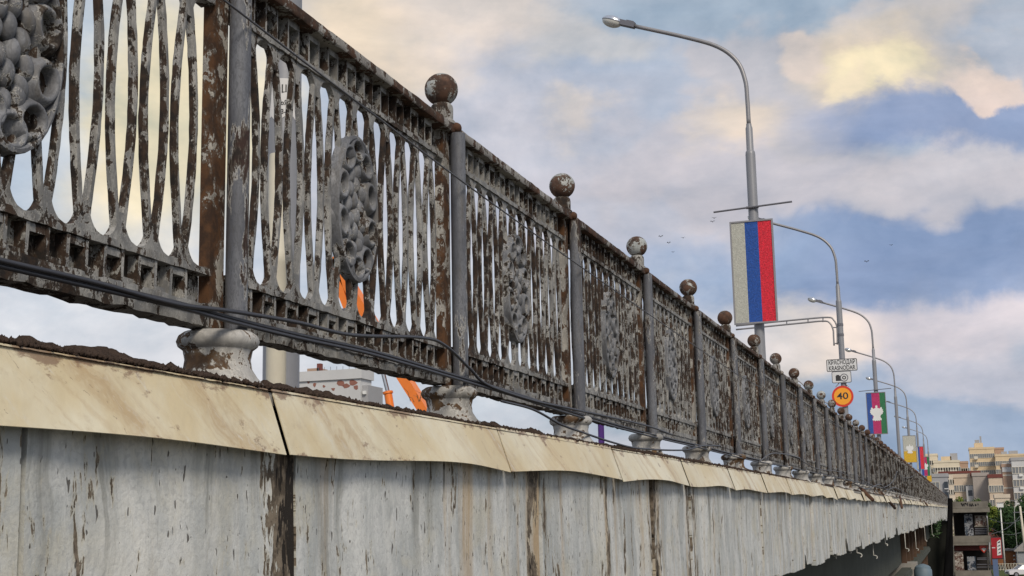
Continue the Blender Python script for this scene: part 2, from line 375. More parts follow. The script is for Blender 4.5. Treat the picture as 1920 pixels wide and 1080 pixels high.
def plate_mat():
    mt, t, p = new_mat('cream_sheet_metal'); P = wpos(t)
    px, py, pz = t.sep(P)
    q = t.comb(t.m('MULTIPLY', t.m('SUBTRACT', py, t.m('MULTIPLY', pz, -1.1)), 10.0), t.m('MULTIPLY', t.m('ADD', py, pz), 1.0), 0.0)
    q = t.vm('ADD', q, t.vm('MULTIPLY', t.noise(P, 3.0, 5, 0.6).outputs['Color'], (2.2, 2.2, 0.0)))
    s1 = t.noise(q, 0.42, 7, 0.66, 0.8).outputs['Fac']; s2 = t.noise(q, 2.6, 6, 0.7, 0.5).outputs['Fac']
    n3 = t.noise(P, 2.2, 5, 0.6).outputs['Fac']; n4 = t.noise(P, 14.0, 6, 0.65).outputs['Fac']
    c_ = t.mix(t.step(n3, 0.36, 0.64), (0.60,0.50,0.31), (0.69,0.635,0.48))
    c_ = t.mix(t.m('MULTIPLY', t.step(s1, 0.49, 0.68), 0.75), c_, (0.42,0.29,0.145))
    c_ = t.mix(t.m('MULTIPLY', t.step(s2, 0.57, 0.76), 0.40), c_, (0.30,0.20,0.12))
    c_ = t.mix(t.m('MULTIPLY', t.step(s2, 0.44, 0.30), 0.5), c_, (0.64,0.62,0.56))
    c_ = t.mix(t.m('MULTIPLY', t.step(n4, 0.58, 0.75), 0.35), c_, (0.40,0.30,0.19))
    sc_ = t.step(t.noise(q, 9.0, 3, 0.6).outputs['Fac'], 0.70, 0.74)
    c_ = t.mix(t.m('MULTIPLY', sc_, 0.7), c_, (0.16,0.11,0.08))
    oz = t.sep(t.n('ShaderNodeTexCoord').outputs['Object'])[2]; en = t.noise(t.comb(0.0, t.m('MULTIPLY', py, 7.0), t.m('MULTIPLY', pz, 16.0)), 1.0, 7, 0.68).outputs['Fac']
    er_ = t.m('ADD', t.step(oz, 0.305, 0.345), t.m('MULTIPLY', t.step(oz, 0.205, 0.172), 0.7))
    c_ = t.mix(t.m('MULTIPLY', t.step(t.m('ADD', en, t.m('MULTIPLY', er_, 0.12)), 0.60, 0.68), 0.75), c_, (0.17,0.085,0.045))
    t.link(c_, p.inputs['Base Color']); p.inputs['Roughness'].default_value = 0.45; p.inputs['Specular IOR Level'].default_value = 0.4
    bump(t, p, t.m('ADD', t.noise(P, 5.0, 4, 0.5).outputs['Fac'], t.m('MULTIPLY', t.noise(P, 60.0, 4, 0.6).outputs['Fac'], 0.10)), 0.45, 0.02); return mt
M['plate'] = plate_mat()
M['soil'] = plain('crumbly_soil', (0.062,0.044,0.035), 1.0, 0, 0.45, 40, 1.0, 130, 0.1)
M['concrete'] = plain('weathered_concrete', (0.30,0.285,0.26), 0.9, 0, 0.3, 2.5, 0.5, 40, 0.2)
M['girder'] = plain('green_grey_girder', (0.072,0.078,0.066), 0.85, 0, 0.35, 1.3, 0.3, 30, 0.2)
M['brownpost'] = plain('brown_rusty_column', (0.10,0.062,0.042), 0.9, 0, 0.4, 3, 0.4, 40, 0.2)
M['asphalt'] = plain('asphalt', (0.055,0.056,0.060), 0.9, 0, 0.2, 0.8, 0.4, 60, 0.2)
M['cable'] = plain('black_cable', (0.030,0.031,0.040), 0.42, 0, 0.1, 10, 0, 1)
M['wire'] = plain('grey_wire', (0.10,0.10,0.11), 0.5, 0.3, 0.1, 10, 0, 1)
M['hook'] = plain('white_steel_hook', (0.50,0.49,0.45), 0.7, 0, 0.2, 10, 0, 1)
M['lamp'] = plain('grey_lamp_paint', (0.23,0.235,0.255), 0.45, 0.1, 0.12, 4, 0.08, 40)
M['lamparm'] = plain('galvanised_arm', (0.27,0.265,0.275), 0.45, 0.35, 0.15, 6, 0.05, 40)
M['silver'] = plain('silver_lamp_dome', (0.66,0.68,0.72), 0.22, 0.9, 0.05, 3, 0, 1)
M['gearbox'] = plain('lamp_gear_housing', (0.16,0.16,0.18), 0.5, 0.4, 0.1, 8, 0, 1)
M['bowl'] = plain('lamp_glass_bowl', (0.62,0.62,0.58), 0.18, 0, 0.04, 3, 0, 1)
M['creampole'] = plain('cream_pole_paint', (0.56,0.52,0.42), 0.6, 0, 0.15, 5, 0.1, 50)
M['paper'] = plain('paper_poster', (0.62,0.61,0.60), 0.85, 0, 0.08, 12, 0, 1)
M['ink'] = plain('black_ink', (0.03,0.03,0.032), 0.6, 0, 0.05, 10, 0, 1)
M['orange'] = plain('orange_machine_paint', (0.80,0.20,0.025), 0.4, 0, 0.15, 5, 0.05, 30)
M['chrome'] = plain('steel_rod', (0.42,0.44,0.47), 0.25, 0.9, 0.05, 5, 0, 1)
M['rubber'] = plain('black_rubber', (0.022,0.022,0.023), 0.85, 0, 0.2, 8, 0.2, 40)
M['glass'] = plain('dark_window_glass', (0.035,0.045,0.058), 0.08, 0, 0.1, 1, 0, 1)
M['purple'] = plain('purple_post_paint', (0.085,0.030,0.21), 0.5, 0, 0.12, 8, 0.05, 30)
M['white'] = plain('white_paint', (0.72,0.72,0.70), 0.55, 0, 0.08, 3, 0.05, 40)
M['signwhite'] = plain('sign_white_film', (0.66,0.66,0.66), 0.45, 0, 0.08, 4, 0, 1)
M['signorange'] = plain('sign_yellow_film', (0.90,0.36,0.025), 0.4, 0, 0.05, 4, 0, 1)
M['signred'] = plain('sign_red_rim', (0.62,0.045,0.02), 0.4, 0, 0.05, 4, 0, 1)
M['straw'] = plain('dry_grass_blade', (0.55,0.40,0.20), 0.9, 0, 0.3, 30, 0, 1)
M['bird'] = plain('dark_bird', (0.05,0.05,0.055), 0.8, 0, 0.1, 10, 0, 1)
def sequin(name, c, var=0.35):
    mt, t, p = new_mat(name); P = wpos(t)
    q = t.comb(t.sep(P)[0], t.sep(P)[2], 0.0)
    b = t.n('ShaderNodeTexBrick'); b.offset = 0.0; t.link(q, b.inputs['Vector'])
    b.inputs['Scale'].default_value = 1.0; b.inputs['Brick Width'].default_value = 0.026; b.inputs['Row Height'].default_value = 0.026
    b.inputs['Mortar Size'].default_value = 0.0022; b.inputs['Bias'].default_value = -0.2
    b.inputs['Color1'].default_value = (*[x*(1+var) for x in c], 1); b.inputs['Color2'].default_value = (*[x*(1-var) for x in c], 1)
    b.inputs['Mortar'].default_value = (*[x*0.45 for x in c], 1)
    t.link(b.outputs['Color'], p.inputs['Base Color']); p.inputs['Roughness'].default_value = 0.4
    bump(t, p, t.m('ADD', t.noise(q, 30, 3, 0.6).outputs['Fac'], t.m('MULTIPLY', b.outputs['Fac'], -0.5)), 0.5, 0.02); return mt
M['seq_white'] = sequin('white_banner_tiles', (0.50,0.50,0.44), 0.15)
M['seq_blue'] = sequin('blue_banner_tiles', (0.012,0.075,0.34), 0.25)
M['seq_red'] = sequin('red_banner_tiles', (0.68,0.014,0.035), 0.3)
M['seq_crimson'] = sequin('crimson_banner_tiles', (0.50,0.014,0.13), 0.2)
M['seq_green'] = sequin('green_banner_tiles', (0.012,0.17,0.06), 0.2)
M['seq_yellow'] = sequin('yellow_banner_tiles', (0.70,0.42,0.01), 0.15)

# ================================================================== the setting
g = MB(); g.box(-1500, 1500, -300, 4000, -0.5, 0.0)
M['ground'] = plain('urban_ground', (0.11,0.105,0.085), 0.95, 0, 0.3, 0.2, 0.3, 10, 0.1)
structure(g.build('ground', M['ground']), 'dusty grey brown city ground under and beside the bridge', 'ground')
g = MB(); g.box(3.2, 60, 120, 184, 0.0, 0.004)
structure(g.build('road', M['asphalt']), 'grey asphalt street running past the concrete stair tower', 'road')
M['verge'] = plain('verge_grass', (0.075,0.095,0.035), 0.95, 0, 0.4, 1.5, 0.5, 20, 0.1)
g = MB(); g.box(3.2, 60, 184.3, 203, 0.0, 0.10); g.box(3.2, 60, 184.0, 184.3, 0.0, 0.13)
structure(g.build('verge', M['verge']), 'narrow strip of green grass behind the street kerb', 'verge')

# ================================================================== bridge
BX = -1.69                     # face of the cladding
YEND = 200.0
bridge = thing('bridge', 'long road bridge with flaking white cladding and cream metal flashing', 'bridge', (BX, 0, H))
def part(mb, name, mat, parent, smooth=False): return mb.build(name, mat, parent, smooth=smooth)
# children of the bridge use local coordinates: x from the cladding face, z from eye level
mb = MB(); mb.box(-14.0, -0.075, -4, YEND+30, -0.55, 0.30); part(mb, 'deck', M['concrete'], bridge)
mb = MB(); mb.box(-11.0, -4.6, -4, YEND+30, 0.30, 0.304); part(mb, 'carriageway', M['asphalt'], bridge)
mb = MB(); mb.box(-4.6, -4.45, -4, YEND+30, 0.301, 0.42); part(mb, 'kerb', M['concrete'], bridge)
mb = MB(); mb.box(-3.9, -1.0, -4, YEND+30, -2.3, -0.552); part(mb, 'girder', M['girder'], bridge)
# cladding panels
PW = 1.105
def fascia_mesh(seed, broken):
    rnd = random.Random(seed); top = 0.262; n = 14
    y0, y1 = 0.004+rnd.random()*0.006, PW-0.004-rnd.random()*0.006
    bot = []
    for i in range(n+1):
        y = y0+(y1-y0)*i/n; z = -0.595+rnd.uniform(-0.006, 0.006)
        if broken == 1 and i < 5: z += [0.16, 0.20, 0.13, 0.09, 0.03][i]+rnd.uniform(-.02, .02)
        if broken == 2 and i > 9: z += [0.04, 0.07, 0.16, 0.12, 0.22][i-10]+rnd.uniform(-.02, .02)
        bot.append((y, z))
    m_ = MB(); V = []; th = 0.05
    for i, (y, z) in enumerate(bot):
        for j in range(6):
            zz = z+(top-z)*j/5; bulge = 0.004*math.sin(i*0.9+seed)+0.003*math.sin(j*1.7+seed*2)
            V.append((bulge, y, zz))
    for i, (y, z) in enumerate(bot):
        for j in range(6): V.append((-th, y, z+(top-z)*j/5))
    N_ = (n+1)*6; Fc = []
    for i in range(n):
        for j in range(5):
            a = i*6+j; Fc.append((a, a+6, a+7, a+1)); Fc.append((N_+a, N_+a+1, N_+a+7, N_+a+6))
        Fc.append((i*6, N_+i*6, N_+i*6+6, i*6+6)); Fc.append((i*6+5, i*6+11, N_+i*6+11, N_+i*6+5))
    for j in range(5):
        Fc.append((j, j+1, N_+j+1, N_+j)); e = n*6+j; Fc.append((e, N_+e, N_+e+1, e+1))
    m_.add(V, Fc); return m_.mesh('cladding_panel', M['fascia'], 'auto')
FM = [fascia_mesh(i, 0) for i in range(4)]+[fascia_mesh(5, 1), fascia_mesh(6, 2)]
wear = {-2: (0,.1,0), -1: (0.1,0.2,0.1), 0: (0.1,1.3,0.05), 1: (0.55,0.1,0.1), 2: (0.15,0.9,0.45), 3: (0.45,0.4,0.2), 4: (0.75,0.2,0.3), 5: (1.0,0.5,0.5), 6: (0.6,0.2,0.2)}
brk = {12: 4, 14: 5, 17: 4, 18: 5, 22: 5, 27: 4, 31: 5, 44: 4}
for i in range(-2, 178):
    rnd = random.Random(i*31+5)
    y = 2.13+PW*i
    drop = max(0.0, (y-20)*0.0030)+(rnd.uniform(-.02,.05) if i > 8 else 0)
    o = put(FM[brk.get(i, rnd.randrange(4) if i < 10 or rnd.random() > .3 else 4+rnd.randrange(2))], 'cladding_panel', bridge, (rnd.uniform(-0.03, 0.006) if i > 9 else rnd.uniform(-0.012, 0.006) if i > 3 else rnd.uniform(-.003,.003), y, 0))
    if drop: o.scale.z = 1+drop/0.8; o.location.z = 0.262*(1-o.scale[2])
    o.color = (*wear.get(i, (rnd.random()*0.45, rnd.random()*0.4, rnd.random()*0.25)), 1)
    if i > 3: o.scale.y = rnd.uniform(.955, .982)
# cream flashing plates
def plate_mesh(seed, L=1.82):
    rnd = random.Random(seed); m_ = MB(); n, k_ = 26, 6; V = []
    a1, a2, ph = rnd.uniform(0.010, 0.028), rnd.uniform(-0.007, 0.007), rnd.uniform(0, 6)
    for side in (0, 1):
        for i in range(n+1):
            u_ = i/n; y = 0.0035+(L-0.007)*u_
            lift = a1*math.sin(math.pi*u_**1.25) + a2*math.sin(2*math.pi*u_)
            zt, zb = 0.345, 0.172+lift
            for j in range(k_+1):
                v_ = j/k_; z = zt+(zb-zt)*v_
                x = -0.012+0.058*v_ + math.sin(math.pi*u_)*0.010*v_*v_*math.sin(2*math.pi*u_*1.3+ph) + lift*0.35*v_
                V.append((x-0.003*side, y, z-0.001*side))
    N_ = (n+1)*(k_+1); w_ = k_+1; Fc = []
    for i in range(n):
        for j in range(k_):
            a = i*w_+j; Fc.append((a, a+1, a+w_+1, a+w_)); Fc.append((N_+a, N_+a+w_, N_+a+w_+1, N_+a+1))
        a = i*w_; b = a+k_
        Fc.append((a, a+w_, N_+a+w_, N_+a)); Fc.append((b, N_+b, N_+b+w_, b+w_))
    for j in range(k_):
        e = n*w_+j; Fc.append((j, N_+j, N_+j+1, j+1)); Fc.append((e, e+1, N_+e+1, N_+e))
    m_.add(V, Fc); return m_.mesh('flashing_plate', M['plate'], 'auto')
PM = [plate_mesh(i+3) for i in range(7)]
for i in range(-1, 108):
    rnd = random.Random(i*17+3)
    o = put(PM[i % 7], 'flashing_plate', bridge, (rnd.uniform(0, 0.003), 3.117+1.82*(i-1)+rnd.uniform(-.002, .002), rnd.uniform(-0.002, 0.002)))
    o.scale.y = 0.974 if i > 2 else 0.986 if i > 1 else 0.994
    if i > 1: o.location.z += rnd.uniform(-.006, .006)
    o.rotation_euler = (rnd.uniform(-0.006, 0.004) if i > 1 else 0, rnd.uniform(-0.003, 0.003) if i < 5 else rnd.uniform(-.02,.02), 0)
    if i > 8: o.rotation_euler.y += rnd.uniform(-0.10, 0.03); o.rotation_euler.x += rnd.uniform(-0.010, 0.010); o.scale.y = rnd.uniform(.90, .97); o.location.x += rnd.uniform(-.01,.02)
# hooks of reinforcing bar below the cladding
for i, (hx, hy, hl) in enumerate(((1462,1066,.15),(1531,1052,.14),(1562,1046,.12),(1590,1036,.13),(1607,1040,.22),(1615,1028,.12),(1638,1044,.2),(1660,1022,.14),(1698,1030,.28),(1718,1030,.22),(1735,1014,.2),(1748,1004,.25),(1757,998,.2),(1765,992,.2))):
    q = on_x(hx, hy, BX-0.12) - Vector((BX, 0, H)); zt = -0.57; L = hl
    pts = [(q.x, q.y, zt)]+[(q.x+0.5*L*math.sin(a)*0.7, q.y+L*0.32*math.sin(a), q.z+0.03-(L*0.4)*(1-math.cos(a))*0.5) for a in [0.3*k_ for k_ in range(9)]]
    mb = MB(); mb.tube(pts, 0.010 if i < 7 else 0.014, 6); part(mb, 'hook', M['hook'], bridge, True)
# columns, ledge and pier under the deck
M['shadewall'] = plain('underdeck_shade', (0.022,0.023,0.020), 0.95, 0, 0.4, 0.8, 0.3, 10, 0.1)  # near-black colour stands for the shade under the deck
for y in (62, 66, 70, 75, 81, 88, 96):
    mb = MB(); mb.box(-0.99, -0.78, y, y+0.5, -7.5, -0.56); mb.box(-0.995, -0.70, y-0.05, y+0.55, -0.80, -0.61); part(mb, 'column', M['brownpost'], bridge)
mb = MB(); mb.box(-13.9, 0.62, 116, 118, -H, -0.95); part(mb, 'shade_infill', M['shadewall'], bridge)  # added wall that fills the shaded gap with dark colour
mb = MB(); mb.box(-0.98, -0.55, 30, 96, -2.75, -2.55); mb.box(-0.98, -0.6, 30, 96, -2.55, -2.47); part(mb, 'ledge', M['girder'], bridge)
for y in (62,):
    mb = MB(); mb.box(-9.0, -1.1, y, y+1.8, -H, -2.301); mb.box(-9.5, -0.4, y-.3, y+2.1, -3.1, -2.302); part(mb, 'pier', M['concrete'], bridge)
# soil lying on the ledge
def soil_mesh():
    m_ = MB()
    def grid(y0, y1, ny, nx):
        V = []
        for i in range(ny+1):
            y = y0+(y1-y0)*i/ny
            for j in range(nx+1):
                u_ = j/nx; x = -0.50+0.497*u_
                p = Vector((x*1.0, y, 0)); 
                h = 0.022+0.022*mnoise.noise(p*3.1)+0.014*mnoise.noise(p*14.0)+0.014*mnoise.noise(p*34.0)+0.005*mnoise.noise(p*95.0)
                edge = min(1, (1-u_)*7); back = min(1, u_*5)
                V.append((x, y, 0.338+max(0.001, h*edge*back + 0.012*edge*back)))
        w_ = nx+1
        m_.add(V, [(i*w_+j, i*w_+j+1, (i+1)*w_+j+1, (i+1)*w_+j) for i in range(ny) for j in range(nx)])
    grid(1.2, 7.0, 640, 40); grid(7.0, 20.0, 420, 16); grid(20.0, YEND, 900, 8)
    rnd = random.Random(3)
    for i in range(13000):
        y = 1.3+14*rnd.random()**1.7; x = -0.012-0.26*rnd.random()**1.5; r_ = rnd.uniform(0.003, 0.0100)*(1 if y < 7 else 1.5)
        q = Vector((x, y, 0.350+rnd.uniform(-0.010, 0.028)*min(1, -x*9)))
        r_ *= 1.1; base = [(1,0,0),(-1,0,0),(0,1,0),(0,-1,0),(0,0,1),(0,0,-1)]
        m_.add([q+Vector(b_)*r_*rnd.uniform(0.8, 1.1)+Vector((rnd.uniform(-1,1), rnd.uniform(-1,1), rnd.uniform(-1,1)))*r_*0.18 for b_ in base],
               [(0,2,4),(2,1,4),(1,3,4),(3,0,4),(2,0,5),(1,2,5),(3,1,5),(0,3,5)])
    return m_
o = soil_mesh().build('soil', M['soil'], bridge, smooth=True); o['kind'] = 'stuff'
mb = MB(); mb.box(-0.52, -0.009, -4, YEND, 0.302, 0.336); part(mb, 'ledge_slab', M['concrete'], bridge)
# rusty bars that stick out over the flashing far along the bridge
for (a, b) in (((1598,905),(1637,938)),((1640,912),(1684,953)),((1685,920),(1691,952)),((1728,936),(1739,948))):
    A = on_x(*a, BX-0.22)-Vector((BX,0,H)); B = on_x(*b, BX+0.16)-Vector((BX,0,H)); B.y = min(B.y, A.y+1.0)
    mb = MB(); mb.tube([A, A.lerp(B, .5)+Vector((0,0,.02)), B], 0.035, 7); part(mb, 'rusty_bar', M['rustbar'], bridge, True)

# ================================================================== railing
RX = -1.85; S = 1.7; Y0 = 3.07
railing = thing('railing', 'ornate cast iron bridge railing with peeling grey paint, rust and ball finials', 'railing', (RX, 0, H))
Z_TOP, Z_CAP, Z_B1, Z_O1, Z_O0, Z_B0, Z_S0, Z_BOT = 1.543, 1.508, 1.407, 1.392, 0.655, 0.640, 0.562, 0.50
def jit(amp, sc):
    return lambda p: Vector((mnoise.noise(p*sc), mnoise.noise(p*sc+Vector((9,3,1))), mnoise.noise(p*sc+Vector((2,7,5)))))*amp
def frame_mb(full=True):
    m_ = MB(); ys = [0.040+(S-0.094)*i/(60 if full else 4) for i in range((60 if full else 4)+1)]
    yc = [0.0+S*i/(40 if full else 3) for i in range((40 if full else 3)+1)]
    j1 = jit(0.0035, 40) if full else None; j2 = jit(0.007, 28) if full else None
    m_.strip([(-.02,Z_B0),(.024,Z_B0),(.024,Z_O0+.004),(-.02,Z_O0+.004)], ys, j1)        # sill below the ovals
    m_.strip([(-.02,Z_O1-.004),(.024,Z_O1-.004),(.024,Z_B1),(-.02,Z_B1)], ys, j1)
    m_.strip([(-.026,Z_BOT),(.024,Z_BOT+.004),(.025,Z_BOT+.030),(.030,Z_BOT+.034),(.030,Z_S0),(-.026,Z_S0)], ys, j2)
    return m_
def cap_mb(full=True):
    m_ = MB(); n = 50 if full else 4; ys = [0.001+(S-.002)*i/n for i in range(n+1)]
    m_.strip([(-.040,Z_CAP),(.048,Z_CAP),(.052,Z_CAP+.006),(.050,Z_TOP-.003),(.044,Z_TOP),(-.040,Z_TOP)], ys, jit(0.003, 30) if full else None)
    return m_
def back_mb():
    m_ = MB(); m_.box(-.024, -.010, .036, S-.056, Z_B1+.0005, Z_CAP-.0005); m_.box(-.024, -.010, .036, S-.056, Z_S0+.0005, Z_B0-.0005); return m_
PIT = (S-0.332)/10
def key_mb(z0, z1, up_):            # one box of the key-pattern band: two uprights joined by a bar
    m_ = MB(); h = PIT/4; t_ = 0.0052
    ys = [-h, h]
    for y in ys: m_.strip([(-.0095,z0+.001),(.019,z0+.001),(.019,z1-.001),(-.0095,z1-.001)], [y-t_, y, y+t_], jit(0.0035, 60))
    if up_: m_.box(-.0095, .017, -h+t_, h-t_, z1-.020, z1-.0015)
    else: m_.box(-.0095, .017, -h+t_, h-t_, z0+.0015, z0+.022)
    m_.box(-.0095, .008, h+t_, 3*h-t_-.001, (z0+.0015) if up_ else (z1-.016), (z0+.018) if up_ else (z1-.0015))
    return m_
def ring_mb(seed=0, nseg=22, nc=8):
    m_ = MB(); rnd = random.Random(seed); zb, zt = Z_O0+.004, Z_O1-.004; hf = 0.070
    wd, dp = 0.0112, 0.0102
    def arc(sg):
        V = []
        for i in range(nseg+1):
            s_ = i/nseg; z = zb+0.012+(zt-zb-0.024)*s_
            o_ = 0.0070+(0.0455-0.0070)*math.sin(math.pi*s_)**0.98
            for j in range(nc):
                a = 2*math.pi*(j+.5)/nc; ca, sa = math.cos(a), math.sin(a)
                cy = math.copysign(abs(ca)**.6, ca)*wd; cx = math.copysign(abs(sa)**.6, sa)*dp
                q = Vector((cx+.006, sg*o_+cy, z)); q += Vector((rnd.uniform(-1,1), rnd.uniform(-1,1), 0))*0.0009
                V.append(q)
        m_.add(V, [(i*nc+j, i*nc+(j+1)%nc, (i+1)*nc+(j+1)%nc, (i+1)*nc+j) for i in range(nseg) for j in range(nc)])
    arc(-1); arc(1)
    a_ = PIT/2-0.0125
    for z, sg in ((zb, 1), (zt, -1)):
        L = []; n = 9
        for i in range(n+1):
            dz = hf*i/n; hw = PIT/2-.0006-a_*math.sin(math.acos(max(-1, 1-dz/hf)))
            L.append((hw, z+sg*dz))
        pts = [(-y, zz) for y, zz in L[::-1]][:-1]+[(-L[0][0], L[0][1])]+L
        if sg < 0: pts = pts[::-1]
        m_.poly_x(pts, -.004, .0165)
    return m_
A_W, A_H = 0.158, 0.248; ZC = (Z_O0+Z_O1)/2-0.008
def disc_mb(n=40):
    m_ = MB(); rings = [(0.985,-.014),(1.0,.018),(0.99,.026),(0.955,.028),(0.93,.024),(0.915,-.004),(0.0,-.006)]
    V = [(x, A_W*k_*math.cos(2*math.pi*j/n), A_H*k_*math.sin(2*math.pi*j/n)) for k_, x in rings for j in range(n)]
    m_.add(V, [(i*n+j, i*n+(j+1)%n, (i+1)*n+(j+1)%n, (i+1)*n+j) for i in range(len(rings)-1) for j in range(n)]+[tuple(range(n-1,-1,-1))])
    m_.mi[-n-1:-1] = [1]*n  # rustier floor that also puts the shade of the cup holes into colour
    return m_
def cup_mb(n=16):
    m_ = MB(); prof = [(1.42,-.004),(1.24,.010),(1.09,.021),(0.98,.027),(0.86,.028),(0.75,.023),(0.70,.010),(0.68,-.0055)]
    V = [(x, 0.0475*k_*math.cos(2*math.pi*j/n), 0.0390*k_*math.sin(2*math.pi*j/n)) for k_, x in prof for j in range(n)]
    m_.add(V, [(i*n+j, i*n+(j+1)%n, (i+1)*n+(j+1)%n, (i+1)*n+j) for i in range(len(prof)-1) for j in range(n)])
    return m_
def bean_mb(): return MB().ell((-.001,0,0), .026, .0205, .0340, 14, 9)
CUPS = [(0.112*math.cos(2*math.pi*(i+.5)/10), 0.198*math.sin(2*math.pi*(i+.5)/10), 2*math.pi*(i+.5)/10) for i in range(10)]
BEANS = []
for r_, (z, n) in enumerate(((.118,2),(.068,3),(.016,3),(-.036,3),(-.088,3),(-.132,2))):
    for i in range(n): BEANS.append(((i-(n-1)/2)*0.045+(0.008 if r_ % 2 else -0.006), z+(0.014 if i % 2 else -0.008), ((i*7+r_*5) % 5-2)*0.11))
def merged(parts):
    m_ = MB()
    for p_, mt in parts: m_.add([tuple(mt @ Vector(v)) for v in p_.v], p_.f)
    return m_
T = Matrix.Translation
def rx(a): return Matrix.Rotation(a, 4, 'X')
def medallion_mb():
    P = [(disc_mb(28), Matrix())]
    P += [(cup_mb(10), T((0,y,z)) @ rx(a-math.pi/2)) for y, z, a in CUPS]
    P += [(MB().ell((-.001,0,0), .026, .0205, .0340, 8, 6), T((0,y,z)) @ rx(a)) for y, z, a in BEANS]
    return merged(P)
ME = dict(frame=frame_mb().mesh('railing_panel', M['iron'], 'auto'), cap=cap_mb().mesh('cap_rail', M['cap'], 'auto'), back=back_mb().mesh('backing_plate', M['iron_back']),
          key1=key_mb(Z_B1, Z_CAP, True).mesh('key_frame', M['iron']), key0=key_mb(Z_S0, Z_B0, True).mesh('key_frame', M['iron']),
          disc=disc_mb().mesh('medallion', [M['medal'], M['iron_back']], 'auto'), cup=cup_mb(20).mesh('cup', M['medal'], True), bean=bean_mb().mesh('bean', M['medal'], True),
          medal=medallion_mb().mesh('medallion', M['medal'], True))
RINGS = [ring_mb(i).mesh('oval_ring', M['iron'], 'auto') for i in range(4)]
ring_y = [0.166+PIT*i for i in range(11)]; key_y = [0.098+PIT*(i+.28) for i in range(11)]
def joined_panel(nseg, nc, fullframe):
    P = [(frame_mb(fullframe), Matrix()), (back_mb(), Matrix())]
    P += [(ring_mb(i, nseg, nc), T((0,y,0))) for i, y in enumerate(ring_y)]
    for y in key_y: P += [(key_mb(Z_B1, Z_CAP, True), T((0,y,0))), (key_mb(Z_S0, Z_B0, True), T((0,y,0)))]
    return merged(P)
ME['mid'] = joined_panel(14, 6, False).mesh('railing_panel', M['iron'], 'auto')
M['iron_far'] = peel('brown_weathered_iron', (0.19,0.185,0.18), (0.105,0.102,0.10), (0.036,0.024,0.017), (0.016,0.012,0.010), 0.475, 18, side=0.06)
ME['far'] = joined_panel(10, 4, False).mesh('railing_panel', M['iron_far'], 'auto')
ME['cap_far'] = cap_mb(False).mesh('cap_rail', M['cap'])
NPOST = int((YEND-Y0)/S)
for i in range(-2, NPOST):
    y = Y0+S*i
    if i <= 6:
        p_ = put(ME['frame'], 'railing_panel', railing, (0, y, 0)); put(ME['cap'], 'cap_rail', p_); put(ME['back'], 'backing_plate', p_)
        for j, yy in enumerate(ring_y): put(RINGS[(i+j*3) % 4], 'oval_ring', p_, (0, yy, 0))
        for yy in key_y: put(ME['key1'], 'key_frame', p_, (0, yy, 0)); put(ME['key0'], 'key_frame', p_, (0, yy, 0))
    else:
        p_ = put(ME['mid'] if i < 13 else ME['far'], 'railing_panel', railing, (0, y, 0)); put(ME['cap'] if i < 13 else ME['cap_far'], 'cap_rail', p_)
    if i <= 2:
        m_ = put(ME['disc'], 'medallion', railing, (0.006, y+S/2, ZC))
        for (yy, zz, a) in CUPS: put(ME['cup'], 'cup', m_, (0, yy, zz), (a-math.pi/2, 0, 0))
        for (yy, zz, a) in BEANS: put(ME['bean'], 'bean', m_, (0, yy, zz), (a, 0, 0))
    elif i < 40: put(ME['medal'], 'medallion', railing, (0.006, y+S/2, ZC))
# posts
def post_mb(n=14):
    m_ = MB(); m_.strip([(-.016,Z_BOT+.006),(.018,Z_BOT+.006),(.018,Z_CAP-.001),(-.016,Z_CAP-.001)], [-.046,-.02,.01,.026], jit(.002, 30))
    return m_
def neck_mb(n=18):
    return MB().lathe([(.052,Z_TOP+.0005),(.052,Z_TOP+.012),(.044,Z_TOP+.018),(.045,Z_TOP+.062),(.043,Z_TOP+.076),(.034,Z_TOP+.086)], (0,0,0), n)
def pipe_mb(n=14):
    m_ = MB(); m_.lathe([(.030,Z_BOT-.004),(.030,Z_CAP-.004)], (.058, .022, 0), n); return m_
def lug_mb(): return MB().ell((.050,.022,Z_TOP-.012), .024, .026, .022, 10, 7)
def ped_mb(n=24):
    return MB().lathe([(.06,Z_BOT-.001),(.090,Z_BOT-.002),(.104,Z_BOT-.012),(.109,Z_BOT-.026),(.104,Z_BOT-.040),(.091,Z_BOT-.050),(.086,Z_BOT-.075),(.090,Z_BOT-.100),(.104,Z_BOT-.122),(.119,Z_BOT-.138),(.123,Z_BOT-.150),(.118,Z_BOT-.163)][::-1], (0.012,0.012,0), n)
ME.update(post=post_mb().mesh('post', M['postiron'], 'auto'), neck=neck_mb().mesh('neck', M['iron'], 'auto'), ball=MB().ell((0,0,Z_TOP+.146), .067, .067, .066, 26, 18).mesh('ball', M['ball'], True),
          ballf=MB().ell((0,0,Z_TOP+.146), .067, .067, .066, 14, 10).mesh('ball', M['ball_far'], True),
          pipe=pipe_mb().mesh('pipe', M['pipe'], 'auto'), lug=lug_mb().mesh('lug', M['cap'], True), ped=ped_mb().mesh('pedestal', M['pedestal'], 'auto'))
fp = merged([(post_mb(), Matrix()), (neck_mb(8), Matrix()), (pipe_mb(6), Matrix())]); ME['postf'] = fp.mesh('post', M['iron_far'], 'auto')
for i in range(-1, NPOST):
    y = Y0+S*i; rnd = random.Random(i+50)
    if i < 16:
        p_ = put(ME['post'], 'post', railing, (0, y, 0))
        put(ME['neck'], 'neck', p_); put(ME['ball'] if i < 5 or i in (9, 10) else ME['ballf'], 'ball', p_, (rnd.uniform(-.004,.004), rnd.uniform(-.004,.004), 0))
        put(ME['pipe'], 'pipe', p_, (0, rnd.uniform(-.006,.006), 0)); put(ME['lug'], 'lug', p_)
        put(ME['ped'], 'pedestal', p_)
    else:
        p_ = put(ME['postf'], 'post', railing, (0, y, 0)); put(ME['ballf'], 'ball', p_); put(ME['ped'], 'pedestal', p_)

